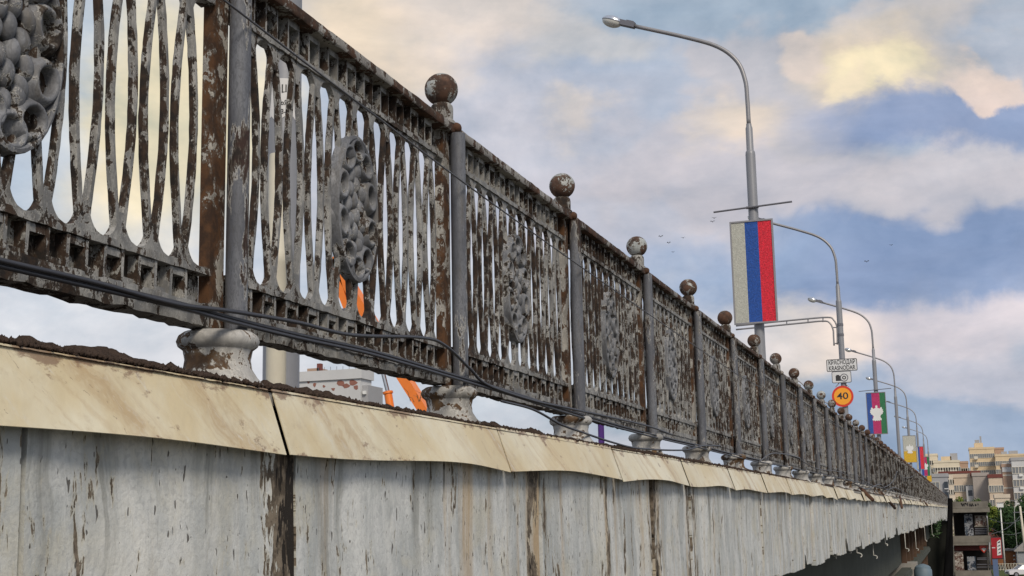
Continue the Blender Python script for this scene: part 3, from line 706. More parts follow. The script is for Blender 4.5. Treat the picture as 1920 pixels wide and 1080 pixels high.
# ================================================================== cables along the railing
def catmull(pts, n=8):
    P = [Vector(p) for p in pts]; P = [P[0]*2-P[1]]+P+[P[-1]*2-P[-2]]; out = []
    for i in range(1, len(P)-2):
        for k_ in range(n):
            t_ = k_/n; a, b, c_, d_ = P[i-1], P[i], P[i+1], P[i+2]
            out.append(0.5*((2*b)+(-a+c_)*t_+(2*a-5*b+4*c_-d_)*t_*t_+(-a+3*b-3*c_+d_)*t_**3))
    return out+[P[-2]]
def cable(px, X, r_, label, mat='cable', name='cable', group=None):
    Xs = X if isinstance(X, (list, tuple)) else [X]*len(px)
    o = MB().tube(catmull([on_x(x, y, XX) for (x, y), XX in zip(px, Xs)]), r_, 7).build(name, M[mat], smooth=True)
    return tag(o, label, 'cable', group)
CX = RX+0.098
lo = [(-120,470),(0,499),(200,545),(340,577),(437,604),(560,634),(700,665),(845,707),(960,741),(1069,776),(1208,815),(1305,838),(1366,853),(1423,866),(1470,874),(1520,885),(1560,893),(1610,905),(1660,917),(1720,933)]
cable(lo, CX, 0.0058, 'lower black cable of the bundle strung along the foot of the railing')
cable([(x, y-8+0.003*x) for x, y in lo[:14]], CX-0.006, 0.0058, 'upper black cable of the bundle strung along the foot of the railing')
cable([(-120,455),(0,488),(180,530),(330,570),(437,584),(560,605),(660,628),(790,633),(835,648),(880,690),(915,722),(1000,751),(1069,766),(1208,797),(1260,815)], CX+0.008, 0.0060, 'black cable that dips from the bottom rail at the second post')
cable([(940,752),(1000,768),(1050,795),(1090,810),(1150,830),(1200,841),(1280,844),(1318,836),(1350,836)], CX+0.012, 0.0056, 'loose black cable sagging in front of the white pedestals')
cable([(-60,-368),(420,0),(560,108),(700,214),(845,324),(960,408),(1069,486),(1208,583),(1305,650),(1400,712),(1500,764),(1612,818)], CX+0.004, 0.0034, 'thin straight wire strung across the faces of the railing panels', 'wire', 'wire')
cable([(1423,866),(1450,850),(1494,857),(1510,868),(1535,880),(1570,884),(1600,896)], CX+0.01, 0.0065, 'grey cable looping over the foot of the far railing', 'wire')
cable([(1612,897),(1640,912),(1660,913),(1676,900),(1682,883)], CX+0.01, 0.010, 'grey cable hanging in a hook shape on the far railing', 'wire')
cable([(1682,884),(1690,893),(1703,896),(1715,891)], CX+0.01, 0.008, 'thin cable sagging between two far railing posts', 'wire')
cable([(1600,906),(1625,917),(1650,908),(1662,918),(1680,915),(1700,926)], CX+0.02, 0.012, 'tangled grey cable lying on the ledge above the far flashing', 'wire')

# ================================================================== street lamps on the bridge
DECK = H+0.304; LX = -4.0
arc_px = [(1404,185),(1400,150),(1385,115),(1350,88),(1290,70),(1190,48)]
L1Y = 29.7; xb = on_y(1407, 235, L1Y).x
ARC = [((p.x-xb), p.z-DECK) for p in (on_y(*q, L1Y) for q in arc_px)]
HZ = ARC[-1][1]; HXL = ARC[-1][0]
def zpx(y): return on_y(1408, y, L1Y).z-DECK
def lamp_meshes(n=14):
    pole = MB(); pole.lathe([(.17,0),(.17,.03),(.115,.05),(.112,zpx(290)),(.105,zpx(285)),(.098,zpx(284)),(.082,zpx(282)),(.080,zpx(240)),(.062,zpx(236)),(.060,zpx(232))], (0,0,0), n)
    arm = MB(); arm.tube(catmull([(0,0,zpx(233))]+[(x,0,z) for x, z in ARC], 5), [.058]*6+[.054]*6+[.048]*100 if False else .050, 8)
    d_ = Vector((ARC[-1][0]-ARC[-2][0], 0, ARC[-1][1]-ARC[-2][1])).normalized(); nrm = Vector((d_.z, 0, -d_.x)); nrm = -nrm if nrm.z < 0 else nrm
    tip = Vector((HXL, 0, HZ)); hs = MB()
    hs.obox(tip+d_*0.16+nrm*0.01, d_*0.20, Vector((0,.085,0)), nrm*0.062); hs.obox(tip+d_*0.10+nrm*0.085, d_*0.09, Vector((0,.06,0)), nrm*0.013)
    rot = Matrix((( -d_.x, 0, nrm.x), (-d_.y, 1, 0), (-d_.z, 0, nrm.z)))
    c_ = tip+d_*0.54+nrm*0.0
    def half(sg, rz):
        m_ = MB(); V = []; n_, k_ = 18, 7
        for i in range(k_+1):
            th = math.pi/2*i/k_
            for j in range(n_):
                a = 2*math.pi*j/n_; V.append(c_+rot @ Vector((.255*math.cos(th)*math.cos(a), .17*math.cos(th)*math.sin(a), sg*rz*math.sin(th)+sg*.006)))
        Fs = [(i*n_+j, i*n_+(j+1)%n_, (i+1)*n_+(j+1)%n_, (i+1)*n_+j) for i in range(k_) for j in range(n_)]
        m_.add(V, Fs if sg > 0 else [f[::-1] for f in Fs]); return m_
    rim = MB(); V = []
    for zz in (-.008, .008):
        for j in range(18): a = 2*math.pi*j/18; V.append(c_+rot @ Vector((.262*math.cos(a), .177*math.sin(a), zz)))
    rim.add(V, [tuple(range(17,-1,-1)), tuple(range(18,36))]+[(j,(j+1)%18,18+(j+1)%18,18+j) for j in range(18)])
    return dict(pole=pole.mesh('pole', M['lamp'], 'auto'), arm=arm.mesh('arm', M['lamparm'], True), gear_housing=hs.mesh('gear_housing', M['gearbox']),
                dome=half(1, .13).mesh('dome', M['silver'], True), glass_bowl=half(-1, .15).mesh('glass_bowl', M['bowl'], True), rim=rim.mesh('rim', M['gearbox']))
LM = lamp_meshes()
L0Y = on_x(527, 690, LX).y
LAMPS = [(L0Y, 'tall grey lamp pole seen through the railing beside the cream pole'),
         (29.7, 'grey street lamp whose pole carries the white, blue and red striped banner'),
         (52.9, 'grey street lamp whose pole carries the round orange 40 sign'),
         (75.2, 'grey street lamp whose pole carries the blue, crimson and green emblem banner'),
         (100.4, 'bare grey street lamp between the crimson banner and the yellow banner'),
         (123.2, 'grey street lamp whose pole carries the white and yellow banner'),
         (150.0, 'grey street lamp whose pole carries the narrow blue and red banner'),
         (176.0, 'grey street lamp whose pole carries the farthest green emblem banner'),
         (200.0, 'farthest grey street lamp of the row along the bridge')]
def lamp(y, label, X=LX, name='street_lamp', yaw=0.0, z=DECK, sc=1.0):
    t_ = thing(name, label, 'street lamp', (X, y, z), yaw, 'street lamps along the bridge'); t_.scale = (sc,)*3
    for k_, me in LM.items(): put(me, k_, t_)
    return t_
for y, lb in LAMPS: lamp(y, lb)
for i, y in enumerate((112.0, 136.0, 160.0, 186.0)):
    lamp(y, 'small far street lamp on the opposite side of the bridge', -11.5, yaw=0.0).__setitem__('group', 'lamps on the far side of the bridge')
# thin bars clamped across two of the lamp poles
for (a, b, y, lb) in (((1338,398),(1485,378),29.55,'thin dark bar clamped across the pole above the striped banner'), ((1610,734),(1671,728),75.05,'thin dark bar clamped across the pole above the crimson banner')):
    m_ = MB(); A, B = on_y(*a, y), on_y(*b, y); m_.tube([A, B], 0.022, 6); c_ = A.lerp(B, .5); m_.bar((LX-.14, y+.03, c_.z), (LX+.14, y+.03, c_.z), .06, .05)
    tag(m_.build('cross_bar', M['gearbox'], smooth=False), lb, 'bar')

# banners
EMB = [(0,1.0),(.12,.95),(.14,.80),(.10,.68),(.24,.64),(.36,.55),(.48,.70),(.62,.76),(.68,.60),(.66,.48),(.80,.44),(.74,.30),(.84,.14),(.70,.04),(.74,-.10),(.56,-.16),(.46,-.30),(.38,-.40),(.46,-.50),(.44,-.60),(.58,-.70),(.52,-.92),(.36,-.86),(.24,-1.0),(.12,-.88),(0,-.98)]
EMB = EMB+[(-x, z) for x, z in EMB[-2:0:-1]]
def banner(label, y, cx, cy, wpx, hpx, stripes, horiz=None, emblem=None, dx=0.0):
    A = on_y(cx, cy-hpx/2, y); B = on_y(cx, cy+hpx/2, y); C_ = (A+B)/2
    wd = wpx/F*on_y(cx, cy, y).y*0.95*1.0; ht = (A-B).length
    t_ = thing('banner', label, 'banner', (C_.x, y, C_.z-ht/2), 0.0, 'flag banners on the lamp poles')
    fr = MB(); w2 = wd/2; e = 0.035
    for (x0, x1, z0, z1) in ((-w2,-w2+e,0,ht),(w2-e,w2,0,ht),(-w2+e,w2-e,0,e),(-w2+e,w2-e,ht-e,ht)): fr.box(x0, x1, -.035, .025, z0, z1)
    fr.box(-w2+e, w2-e, .005, .012, e, ht-e); fr.box(-.12, .12, .012, .13, ht*.2, ht*.2+.05); fr.box(-.12, .12, .012, .13, ht*.8, ht*.8+.05)
    fr.build('frame', M['lamparm'] if not horiz else M['lamparm'], t_)
    if horiz:
        for z0, z1, mt in horiz: MB().box(-w2+e, w2-e, -.018, .004, e+(ht-2*e)*z0, e+(ht-2*e)*z1).build('stripe', M[mt], t_)
    else:
        for x0, x1, mt in stripes: MB().box(-w2+e+(wd-2*e)*x0, -w2+e+(wd-2*e)*x1, -.018, .004, e, ht-e).build('stripe', M[mt], t_)
    if emblem:
        zc, s_ = emblem
        MB().poly_y([(x*s_, ht*zc+z*s_) for x, z in EMB], -.030, -.019).build('emblem', M['white'], t_)
    return t_
banner('banner of white, blue and red upright stripes made of shiny tiles', 29.50, 1413, 510, 86, 194, [(0,.335,'seq_white'),(.335,.665,'seq_blue'),(.665,1,'seq_red')])
banner('banner of blue, crimson and green stripes with a large white emblem', 75.0, 1644, 775, 36.5, 79, [(0,.27,'seq_blue'),(.27,.70,'seq_crimson'),(.70,1,'seq_green')], emblem=(.50, .43))
banner('white over yellow banner with a white emblem', 123.0, 1706, 842, 24, 51, None, horiz=[(0,.42,'seq_yellow'),(.42,1,'seq_white')], emblem=(.50, .40))
banner('narrow banner of blue and red stripes in front of the green one', 149.8, 1725.5, 858.5, 14, 43, [(0,.22,'seq_white'),(.22,.5,'seq_blue'),(.5,1,'seq_red')])
banner('far banner with a green stripe and white emblem behind the narrow one', 175.8, 1735.5, 874.5, 15, 36, [(0,.3,'seq_blue'),(.3,.7,'seq_crimson'),(.7,1,'seq_green')], emblem=(.5, .42))
banner('small yellow and white banner low at the end of the row', 199.8, 1741, 889, 11, 29, None, horiz=[(0,.42,'seq_yellow'),(.42,1,'seq_white')])

# signs and cantilever on the second lamp
SY = 52.9
def flat_sign(name, label, x0, x1, y0, y1, mat, rim, yy=SY-0.16):
    A, B = on_y(x0, y0, yy), on_y(x1, y1, yy); wd = B.x-A.x; ht = A.z-B.z
    t_ = thing(name, label, 'sign', ((A.x+B.x)/2, yy, (A.z+B.z)/2))
    def rr(w_, h_, r_): return [(sx*(w_/2-r_)+r_*math.cos(a), sz*(h_/2-r_)+r_*math.sin(a)) for sx, sz, a0 in ((1,1,0),(-1,1,90),(-1,-1,180),(1,-1,270)) for a in (R(a0), R(a0+30), R(a0+60), R(a0+90))]
    MB().poly_y(rr(wd, ht, .05), -.008, .012).build('rim', M[rim], t_); MB().poly_y(rr(wd-.05, ht-.05, .04), -.012, -.0081).build('face', M[mat], t_)
    MB().box(-.10, .10, .012, .12, -.03, .03).build('bracket', M['gearbox'], t_)
    return t_, wd, ht
t_, wd, ht = flat_sign('place_sign', 'white plate reading КРАСНОДАР and KRASNODAR in black letters', 1549, 1608, 674.5, 694.5, 'signwhite', 'ink')
for tx, z in (('КРАСНОДАР', ht*.21), ('KRASNODAR', -ht*.22)):
    mb = text_mb(tx, .235, .003, bold=0.004); xs = [v[0] for v in mb.v]; k_ = (wd*.86)/(max(xs)-min(xs)); zs = [v[2] for v in mb.v]; zc = (max(zs)+min(zs))/2
    mb.v = [(x*k_, y-.0141, (zz-zc)*1.0+z) for x, y, zz in mb.v]; mb.build('lettering', M['ink'], t_)
t_, wd, ht = flat_sign('camera_sign', 'small white plate with a black camera symbol under the place name', 1559, 1597, 697, 717, 'signwhite', 'gearbox')
mb = MB(); mb.box(-wd*.30, wd*.02, -.0160, -.0125, -ht*.32, ht*.12); mb.box(-wd*.26, -wd*.12, -.0160, -.0125, ht*.12, ht*.20); mb.build('camera_body', M['ink'], t_)
for r_, y_, mt in ((.155,.0170,'gearbox'),(.12,.0200,'signwhite'),(.075,.0225,'ink'),(.035,.0250,'signwhite')):
    MB().poly_y([(wd*.13+r_*math.cos(2*math.pi*i/18), -ht*.06+r_*math.sin(2*math.pi*i/18)) for i in range(18)], -y_, -y_+.002).build('lens_ring', M[mt], t_)
c_ = on_y(1580, 743, SY-0.16); t_ = thing('speed_sign', 'round orange speed limit sign with red rim reading 40', 'sign', c_)
def disc_y(r_, y0, y1): return MB().poly_y([(r_*math.cos(2*math.pi*i/40), r_*math.sin(2*math.pi*i/40)) for i in range(40)], y0, y1)
rs = 20.3/F*SY*0.95
disc_y(rs, -.008, .014).build('rim', M['signred'], t_); disc_y(rs*.80, -.012, -.0081).build('face', M['signorange'], t_)
mb = text_mb('40', .40, .003, bold=0.006); xs = [v[0] for v in mb.v]; k_ = (rs*1.06)/(max(xs)-min(xs)); zs = [v[2] for v in mb.v]; zc = (max(zs)+min(zs))/2; kz = (rs*.64)/(max(zs)-min(zs))
mb.v = [(x*k_, y-.0141, (z-zc)*kz+rs*.04) for x, y, z in mb.v]; mb.build('lettering', M['ink'], t_)
mb = MB(); mb.box(-.10, .10, .014, .12, -.04, .04); mb.tube([(-.25,.02,rs*.9),(-.12,.05,rs+.10),(-.06,.06,rs+.2)], .02, 5); mb.tube([(.25,.02,rs*.9),(.12,.05,rs+.10),(.06,.06,rs+.2)], .02, 5); mb.build('bracket', M['lamparm'], t_)
# twin-tube cantilever arm on the same pole
cy_ = SY-0.02
cant = thing('cantilever_arm', 'twin tube gantry arm reaching over the road behind the striped banner', 'gantry arm', (LX, cy_, on_y(1570, 645, cy_).z))
def rel(q): return on_y(*q, cy_)-cant.location
up_ = [rel(q) for q in ((1380,611),(1440,605),(1500,599),(1552,595),(1563,600),(1569,612),(1570,630),(1570,646))]
lo_ = [rel(q) for q in ((1380,618),(1440,612),(1500,606),(1544,602),(1556,606),(1562,618),(1563,632),(1564,648))]
MB().tube(catmull(up_, 4), .035, 6).build('upper_tube', M['lamparm'], cant, smooth=True); MB().tube(catmull(lo_, 4), .035, 6).build('lower_tube', M['lamparm'], cant, smooth=True)
for a, b in (((1420,607),(1420,614)),((1475,600),(1475,609)),((1515,597),(1515,606)),((1543,594),(1543,604)),((1561,614),(1569,614)),((1563,644),(1571,644))):
    MB().tube([rel(a), rel(b)], .022, 5).build('spacer', M['gearbox'], cant)
for yy in (609, 628): 
    z = on_y(1574, yy, cy_).z; MB().lathe([(.125,-.05),(.125,.05)], (0,.02,z-cant.location.z), 10).build('clamp', M['gearbox'], cant)

# cream pole, lamp-pole poster, purple post
q = on_x(517.5, 690, -3.62)
cp = thing('cream_pole', 'thick cream painted pole with a rust spot beside the grey lamp pole', 'pole', (q.x, q.y, DECK))
MB().lathe([(.057,.02),(.057,1.15),(.062,1.16),(.062,1.22),(.055,1.23),(.055,1.75),(.05,1.80)], (0,0,0), 16).build('shaft', M['creampole'], cp, smooth='auto'); MB().lathe([(.12,0),(.12,.02)], (0,0,0), 14).build('base_plate', M['creampole'], cp)
MB().ell((.030,-.055,.40), .018, .010, .026, 8, 6).build('rust_spot', M['rustbar'], cp)
pr = .1155; ang0 = math.atan2(-L0Y, 4.0)
zc = on_y(540, 182, L0Y-.1).z
ps = thing('poster', 'torn white paper notice with black lettering pasted on the grey lamp pole', 'poster', (LX, L0Y, zc))
m_ = MB(); n = 12; V = []
for zz in (-.13, .13):
    for i in range(n+1): a = ang0-0.85+1.7*i/n; V.append((pr*math.cos(a), pr*math.sin(a), zz+(0.012*math.sin(i*2.1) if zz < 0 else 0)))
for zz in (-.13, .13):
    for i in range(n+1): a = ang0-0.85+1.7*i/n; V.append(((pr-.0015)*math.cos(a), (pr-.0015)*math.sin(a), zz))
m_.add(V, [(i, i+1, n+2+i, n+1+i) for i in range(n)]); m_.build('sheet', M['paper'], ps)
for tx, z, sz in (('ОШ', .055, .075), ('ЛЬЯ', -.035, .045), ('73-', -.095, .045)):
    mb = text_mb(tx, sz, .001, bold=.001); mb.v = [((pr+.0012-y)*math.cos(ang0+x/pr*0.9-.1), (pr+.0012-y)*math.sin(ang0+x/pr*0.9-.1), zz+z) for x, y, zz in mb.v]; mb.build('lettering', M['ink'], ps)
q = on_x(1127, 808, -2.75)
pp = thing('purple_post', 'slim purple steel post standing on the walkway behind the railing', 'post', (q.x, q.y, DECK)); 
MB().lathe([(.026,.012),(.026,.62),(.030,.63),(.030,.66),(.012,.68)], (0,0,0), 12).build('shaft', M['purple'], pp, smooth='auto'); MB().lathe([(.06,0),(.06,.012)], (0,0,0), 12).build('base_plate', M['purple'], pp)

# ================================================================== orange excavator on the carriageway
EY = 27.0
ex = thing('excavator', 'orange excavator with raised boom and hydraulic cylinder, glimpsed through the railing', 'excavator', (on_y(800, 790, EY).x, EY, DECK+.02))
def er(q): return on_y(*q, EY)-ex.location
b0, b1, b2, b3 = er((800,775)), er((716,640)), er((664,550)), er((630,488))
def beam(P, wds, name, mat='orange', th=.17):
    m_ = MB(); V = []
    for i, p in enumerate(P):
        t = (P[min(i+1,len(P)-1)]-P[max(i-1,0)]).normalized(); nn = Vector((-t.z, 0, t.x))
        for sy in (-1, 1):
            for sn in (-1, 1): V.append(p+nn*sn*wds[i]/2+Vector((0, sy*th, 0)))
    Fs = []
    for i in range(len(P)-1):
        a = i*4; b = a+4; Fs += [(a,a+1,b+1,b),(a+2,b+2,b+3,a+3),(a,b,b+2,a+2),(a+1,a+3,b+3,b+1)]
    Fs += [(0,2,3,1), tuple(len(V)-4+i for i in (0,1,3,2))]
    m_.add(V, Fs); return m_.build(name, M[mat], ex)
beam([b0, b1, b2, b3], [.20,.24,.24,.16], 'boom')
beam([b3+Vector((.0,0,.05)), b3+Vector((.10,0,-.5)), b3+Vector((.35,0,-1.2))], [.14,.20,.12], 'stick')
mb = MB(); e_ = b3+Vector((.35,0,-1.25)); mb.poly_y([(e_.x-.30,e_.z+.05),(e_.x+.10,e_.z+.10),(e_.x+.22,e_.z-.25),(e_.x+.05,e_.z-.52),(e_.x-.35,e_.z-.45),(e_.x-.18,e_.z-.2)], -.28, .28); mb.build('bucket', M['gearbox'], ex)
c0, c1, c2 = er((736,790)), er((727,734)), er((690,588))
MB().tube([c0, c1], .090, 10).build('cylinder_barrel', M['orange'], ex, smooth='auto'); MB().tube([c1-(c1-c0).normalized()*.05, c1], .115, 10).build('cylinder_collar', M['orange'], ex, smooth='auto')
MB().tube([c1, c2], .050, 8).build('piston_rod', M['chrome'], ex, smooth='auto')
mb = MB(); mb.poly_y([(-.5,.42),(2.2,.42),(2.35,.75),(2.2,1.15),(1.0,1.15),(.9,.95),(-.5,.95)], .15, 1.3); mb.build('body', M['orange'], ex)
mb = MB(); mb.poly_y([(-.4,.42),(.75,.42),(.75,1.30),(.55,1.38),(-.15,1.38),(-.4,.95)], 1.31, 2.1); mb.build('cab', M['glass'], ex)
for sy in (0.0, 1.6):
    MB().poly_y([(-.9,.05),(1.9,.05),(2.15,.2),(1.95,.38),(-.95,.38),(-1.15,.2)], sy, sy+.45).build('track', M['rubber'], ex)
# dry grass tuft on the soil
mb = MB(); rnd = random.Random(5); q = on_x(783, 752, -1.95)
for i in range(9):
    a = rnd.uniform(0, 6.28); L = rnd.uniform(.02, .06); b = q+Vector((rnd.uniform(-.03,.03), rnd.uniform(-.05,.05), 0))
    mb.tube([b, b+Vector((math.cos(a)*L*.3, math.sin(a)*L*.4, L*.6)), b+Vector((math.cos(a)*L*.9, math.sin(a)*L, L*.85))], [.0013,.001,.0004], 4)
tag(mb.build('dry_grass', M['straw']), 'small tuft of dry straw coloured grass on the soil beside a pedestal', 'grass')

# birds
for i, (bx, by, s_) in enumerate(((1239,444,1.0),(1281,446,1.0),(1254,456,.8),(1262,473,.7),(1339,409,1.1),(1336,416,1.0),(1625,491,1.0),(1671,460,.7))):
    p_ = on_y(bx, by, 90.0); s_ *= .62; sp = 0.16*s_; a = random.Random(i).uniform(-.4, .4)
    m_ = MB(); m_.ell((0,0,0), .05*s_, .12*s_, .045*s_, 8, 6)
    for sg in (-1, 1): m_.add([(0,-.04,.01),(0,.05,.01),(sg*sp,.03,.09+a*.1),(sg*sp*1.8,-.03,.04)], [(0,1,2),(0,2,3),(2,1,0),(3,2,0)])
    m_.add([(-.01,-.10,0),(.01,-.10,0),(.04,-.2,0),(-.04,-.2,0)], [(0,1,2,3)])
    tag(m_.build('bird', M['bird'], None, p_), 'tiny dark bird flying in the cloudy sky', 'bird', 'birds in the sky')

# ================================================================== stair tower by the bridge
M['towerconc'] = plain('stained_tower_concrete', (0.19,0.175,0.15), 0.95, 0, 0.55, 1.3, 0.5, 14, 0.1)
M['darkwall'] = plain('near_black_wall', (0.030,0.027,0.026), 0.95, 0, 0.4, 1.5, 0.3, 10, 0.1)  # near-black tone for the rear walls and lower panel
M['net'] = plain('black_tarpaulin', (0.006,0.006,0.0065), 0.95, 0, 0.3, 2, 0.4, 6, 0.1)
def graffiti(name, a, b, c3, sc):
    mt, t, p = new_mat(name); P = wpos(t); n = t.noise(P, sc, 5, 0.6, 1.6).outputs['Fac']; n2 = t.noise(P, sc*2.3, 4, 0.6, 1.2).outputs['Fac']
    x = t.mix(t.step(n, .47, .50), a, b); x = t.mix(t.step(n2, .54, .57), x, c3); t.link(x, p.inputs['Base Color']); p.inputs['Roughness'].default_value = .8; return mt
M['graf_blue'] = graffiti('blue_grey_graffiti', (0.04,0.06,0.09), (0.26,0.27,0.29), (0.02,0.02,0.03), 1.8)
M['graf_red'] = graffiti('red_white_graffiti', (0.30,0.26,0.22), (0.10,0.05,0.04), (0.45,0.42,0.38), 2.2)
TY = 115.0
def tx(px, py, Y=TY): return on_y(px, py, Y)
tower = thing('stair_tower', 'grimy three storey concrete stair tower covered in graffiti beside the bridge', 'stair tower', (tx(1822,960).x, TY, 0.0))
O = tower.location
def tb(x0, x1, y0, y1, d0, d1, name, mat):       # a box given by its pixel outline on the tower's front and a depth range
    A, B = tx(x0, y0), tx(x1, y1)
    return MB().box(A.x-O.x, B.x-O.x, d0, d1, min(A.z, B.z), max(A.z, B.z)).build(name, mat if not isinstance(mat, str) else M[mat], tower)
tb(1785, 1853, 941, 952, 0, .18, 'parapet', 'towerconc'); tb(1783, 1856, 952.3, 960, .02, 4.0, 'floor_slab', 'towerconc')
tb(1786, 1858, 1005, 1017, 0, .18, 'parapet', 'towerconc'); tb(1784, 1859, 1017.3, 1022, .02, 4.0, 'floor_slab', 'towerconc')
tb(1791, 1859, 1070, 1082, 0, .18, 'parapet', 'towerconc'); tb(1788, 1860, 1082.3, 1088, .02, 4.0, 'floor_slab', 'towerconc')
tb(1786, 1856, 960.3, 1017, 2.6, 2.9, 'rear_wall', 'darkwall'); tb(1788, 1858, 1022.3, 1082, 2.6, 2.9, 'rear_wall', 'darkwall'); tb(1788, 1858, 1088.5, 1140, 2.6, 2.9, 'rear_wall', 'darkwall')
for y0, y1 in ((960.3,1016.8),(1022.3,1081.8),(1088.5,1133)):
    tb(1787, 1790, y0, y1, .3, .55, 'column', 'towerconc'); tb(1851, 1854, y0, y1, .3, .55, 'column', 'towerconc'); tb(1851, 1854, y0, y1, 3.4, 3.7, 'column', 'towerconc')
tb(1807, 1826, 964, 1005, .8, .9, 'graffiti_panel', 'graf_blue'); tb(1828, 1850, 968, 986, .8, .86, 'graffiti_panel', 'graf_red')
for (x0, x1, y0, y1) in ((1827,1851,966.5,967.7),(1827,1851,986.3,988),(1827,1828.2,967.8,986.2),(1849.8,1851,967.8,986.2)): tb(x0, x1, y0, y1, .7, .79, 'window_frame', 'towerconc')
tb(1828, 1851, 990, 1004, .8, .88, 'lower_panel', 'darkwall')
for k_ in range(4): tb(1828, 1851, 991+3.2*k_, 992+3.2*k_, .72, .79, 'slat', 'gearbox')
tb(1789, 1808, 1034, 1070, .6, .7, 'graffiti_panel', 'graf_red'); tb(1813, 1831, 1044, 1070, .8, .9, 'graffiti_panel', 'graf_blue')
tb(1789, 1850, 1022.4, 1032, .5, .6, 'lintel', plain('dark_red_lintel', (0.10,0.022,0.018), .8, 0, .3, 2, .1, 20))
for yy in (1046, 1048.6, 1058, 1063): tb(1832, 1856, yy, yy+1, .3, .36, 'rail', 'gearbox')
MB().tube([tx(1850,967)-O, tx(1851,972)-O, tx(1853,998)-O], .06, 6).build('drain_pipe', M['lamparm'], tower, smooth=True); MB().tube([tx(1855,1017)-O, tx(1857,1060)-O], .06, 6).build('drain_pipe', M['lamparm'], tower, smooth=True)
rnd = random.Random(2)
for k_ in range(9):       # sprayed strokes on the top parapet
    x = 1803+k_*3.6; m_ = MB()
    pts = [tx(x+rnd.uniform(-1,2.4), 943+rnd.uniform(0,6.5))-O+Vector((0,-.006,0)) for _ in range(4)]
    for a, b in zip(pts[:-1], pts[1:]): m_.bar(a, b, .07, .008, (0,1,0)) if False else m_.obox((a+b)/2, (b-a)/2, Vector((0,.004,0)), (b-a).cross(Vector((0,1,0))).normalized()*.045)
    m_.build('graffiti_stroke', M['ink'], tower)
t_ = tx(1845, 1030); mb = MB(); mb.poly_y([(-.35,.25),(-.18,.36),(0,.28),(.18,.36),(.35,.25),(.30,0),(0,-.30),(-.30,0)], -.02, .02)
mb.build('heart_emblem', M['signred'], tower, (t_.x-O.x, .45, t_.z-O.z)); MB().poly_y([(-.2,.05),(0,.1),(.2,.05),(0,-.18)], -.035, -.021).build('emblem_centre', M['white'], tower, (t_.x-O.x, .45, t_.z-O.z))
# black tarpaulin hanging between bridge and tower
m_ = MB(); V = []; n = 16
for (dy) in (0, .12):
    for i in range(n+1):
        u_ = i/n; yp = 934+150*u_; xl, xr = 1777-9*u_**1.5, 1786+2*u_
        for j in range(5):
            q = tx(xl+(xr-xl)*j/4, yp, TY-.4); V.append((q.x, q.y+dy+.12*math.sin(j*2+i*.6), q.z))
w_ = 5; N_ = (n+1)*w_; Fs = []
for i in range(n):
    for j in range(4): a = i*w_+j; Fs += [(a,a+w_,a+w_+1,a+1),(N_+a,N_+a+1,N_+a+w_+1,N_+a+w_)]
    Fs += [(i*w_, N_+i*w_, N_+(i+1)*w_, (i+1)*w_), (i*w_+4, (i+1)*w_+4, N_+(i+1)*w_+4, N_+i*w_+4)]
m_.add(V, Fs); tag(m_.build('tarpaulin', M['net'], smooth=True), 'black tarpaulin hanging between the bridge end and the stair tower', 'tarpaulin')
# blue tank dome under the bridge
q = on_y(1730, 1066, 55); t_ = thing('water_tank', 'blue grey domed tank standing on a concrete stand under the bridge', 'tank', (q.x, 55, q.z-.9))
M['tankblue'] = plain('tank_blue', (0.12,0.17,0.21), .6, 0, .2, 3, .1, 20)
MB().lathe([(.34,.5),(.34,.85),(.30,.90),(.30,.95),(.22,1.02),(.05,1.08)], (0,0,0), 16).build('vessel', M['tankblue'], t_, smooth='auto'); MB().lathe([(.42,-q.z+.9),(.42,.42),(.36,.5)], (0,0,0), 14).build('stand', M['concrete'], t_)

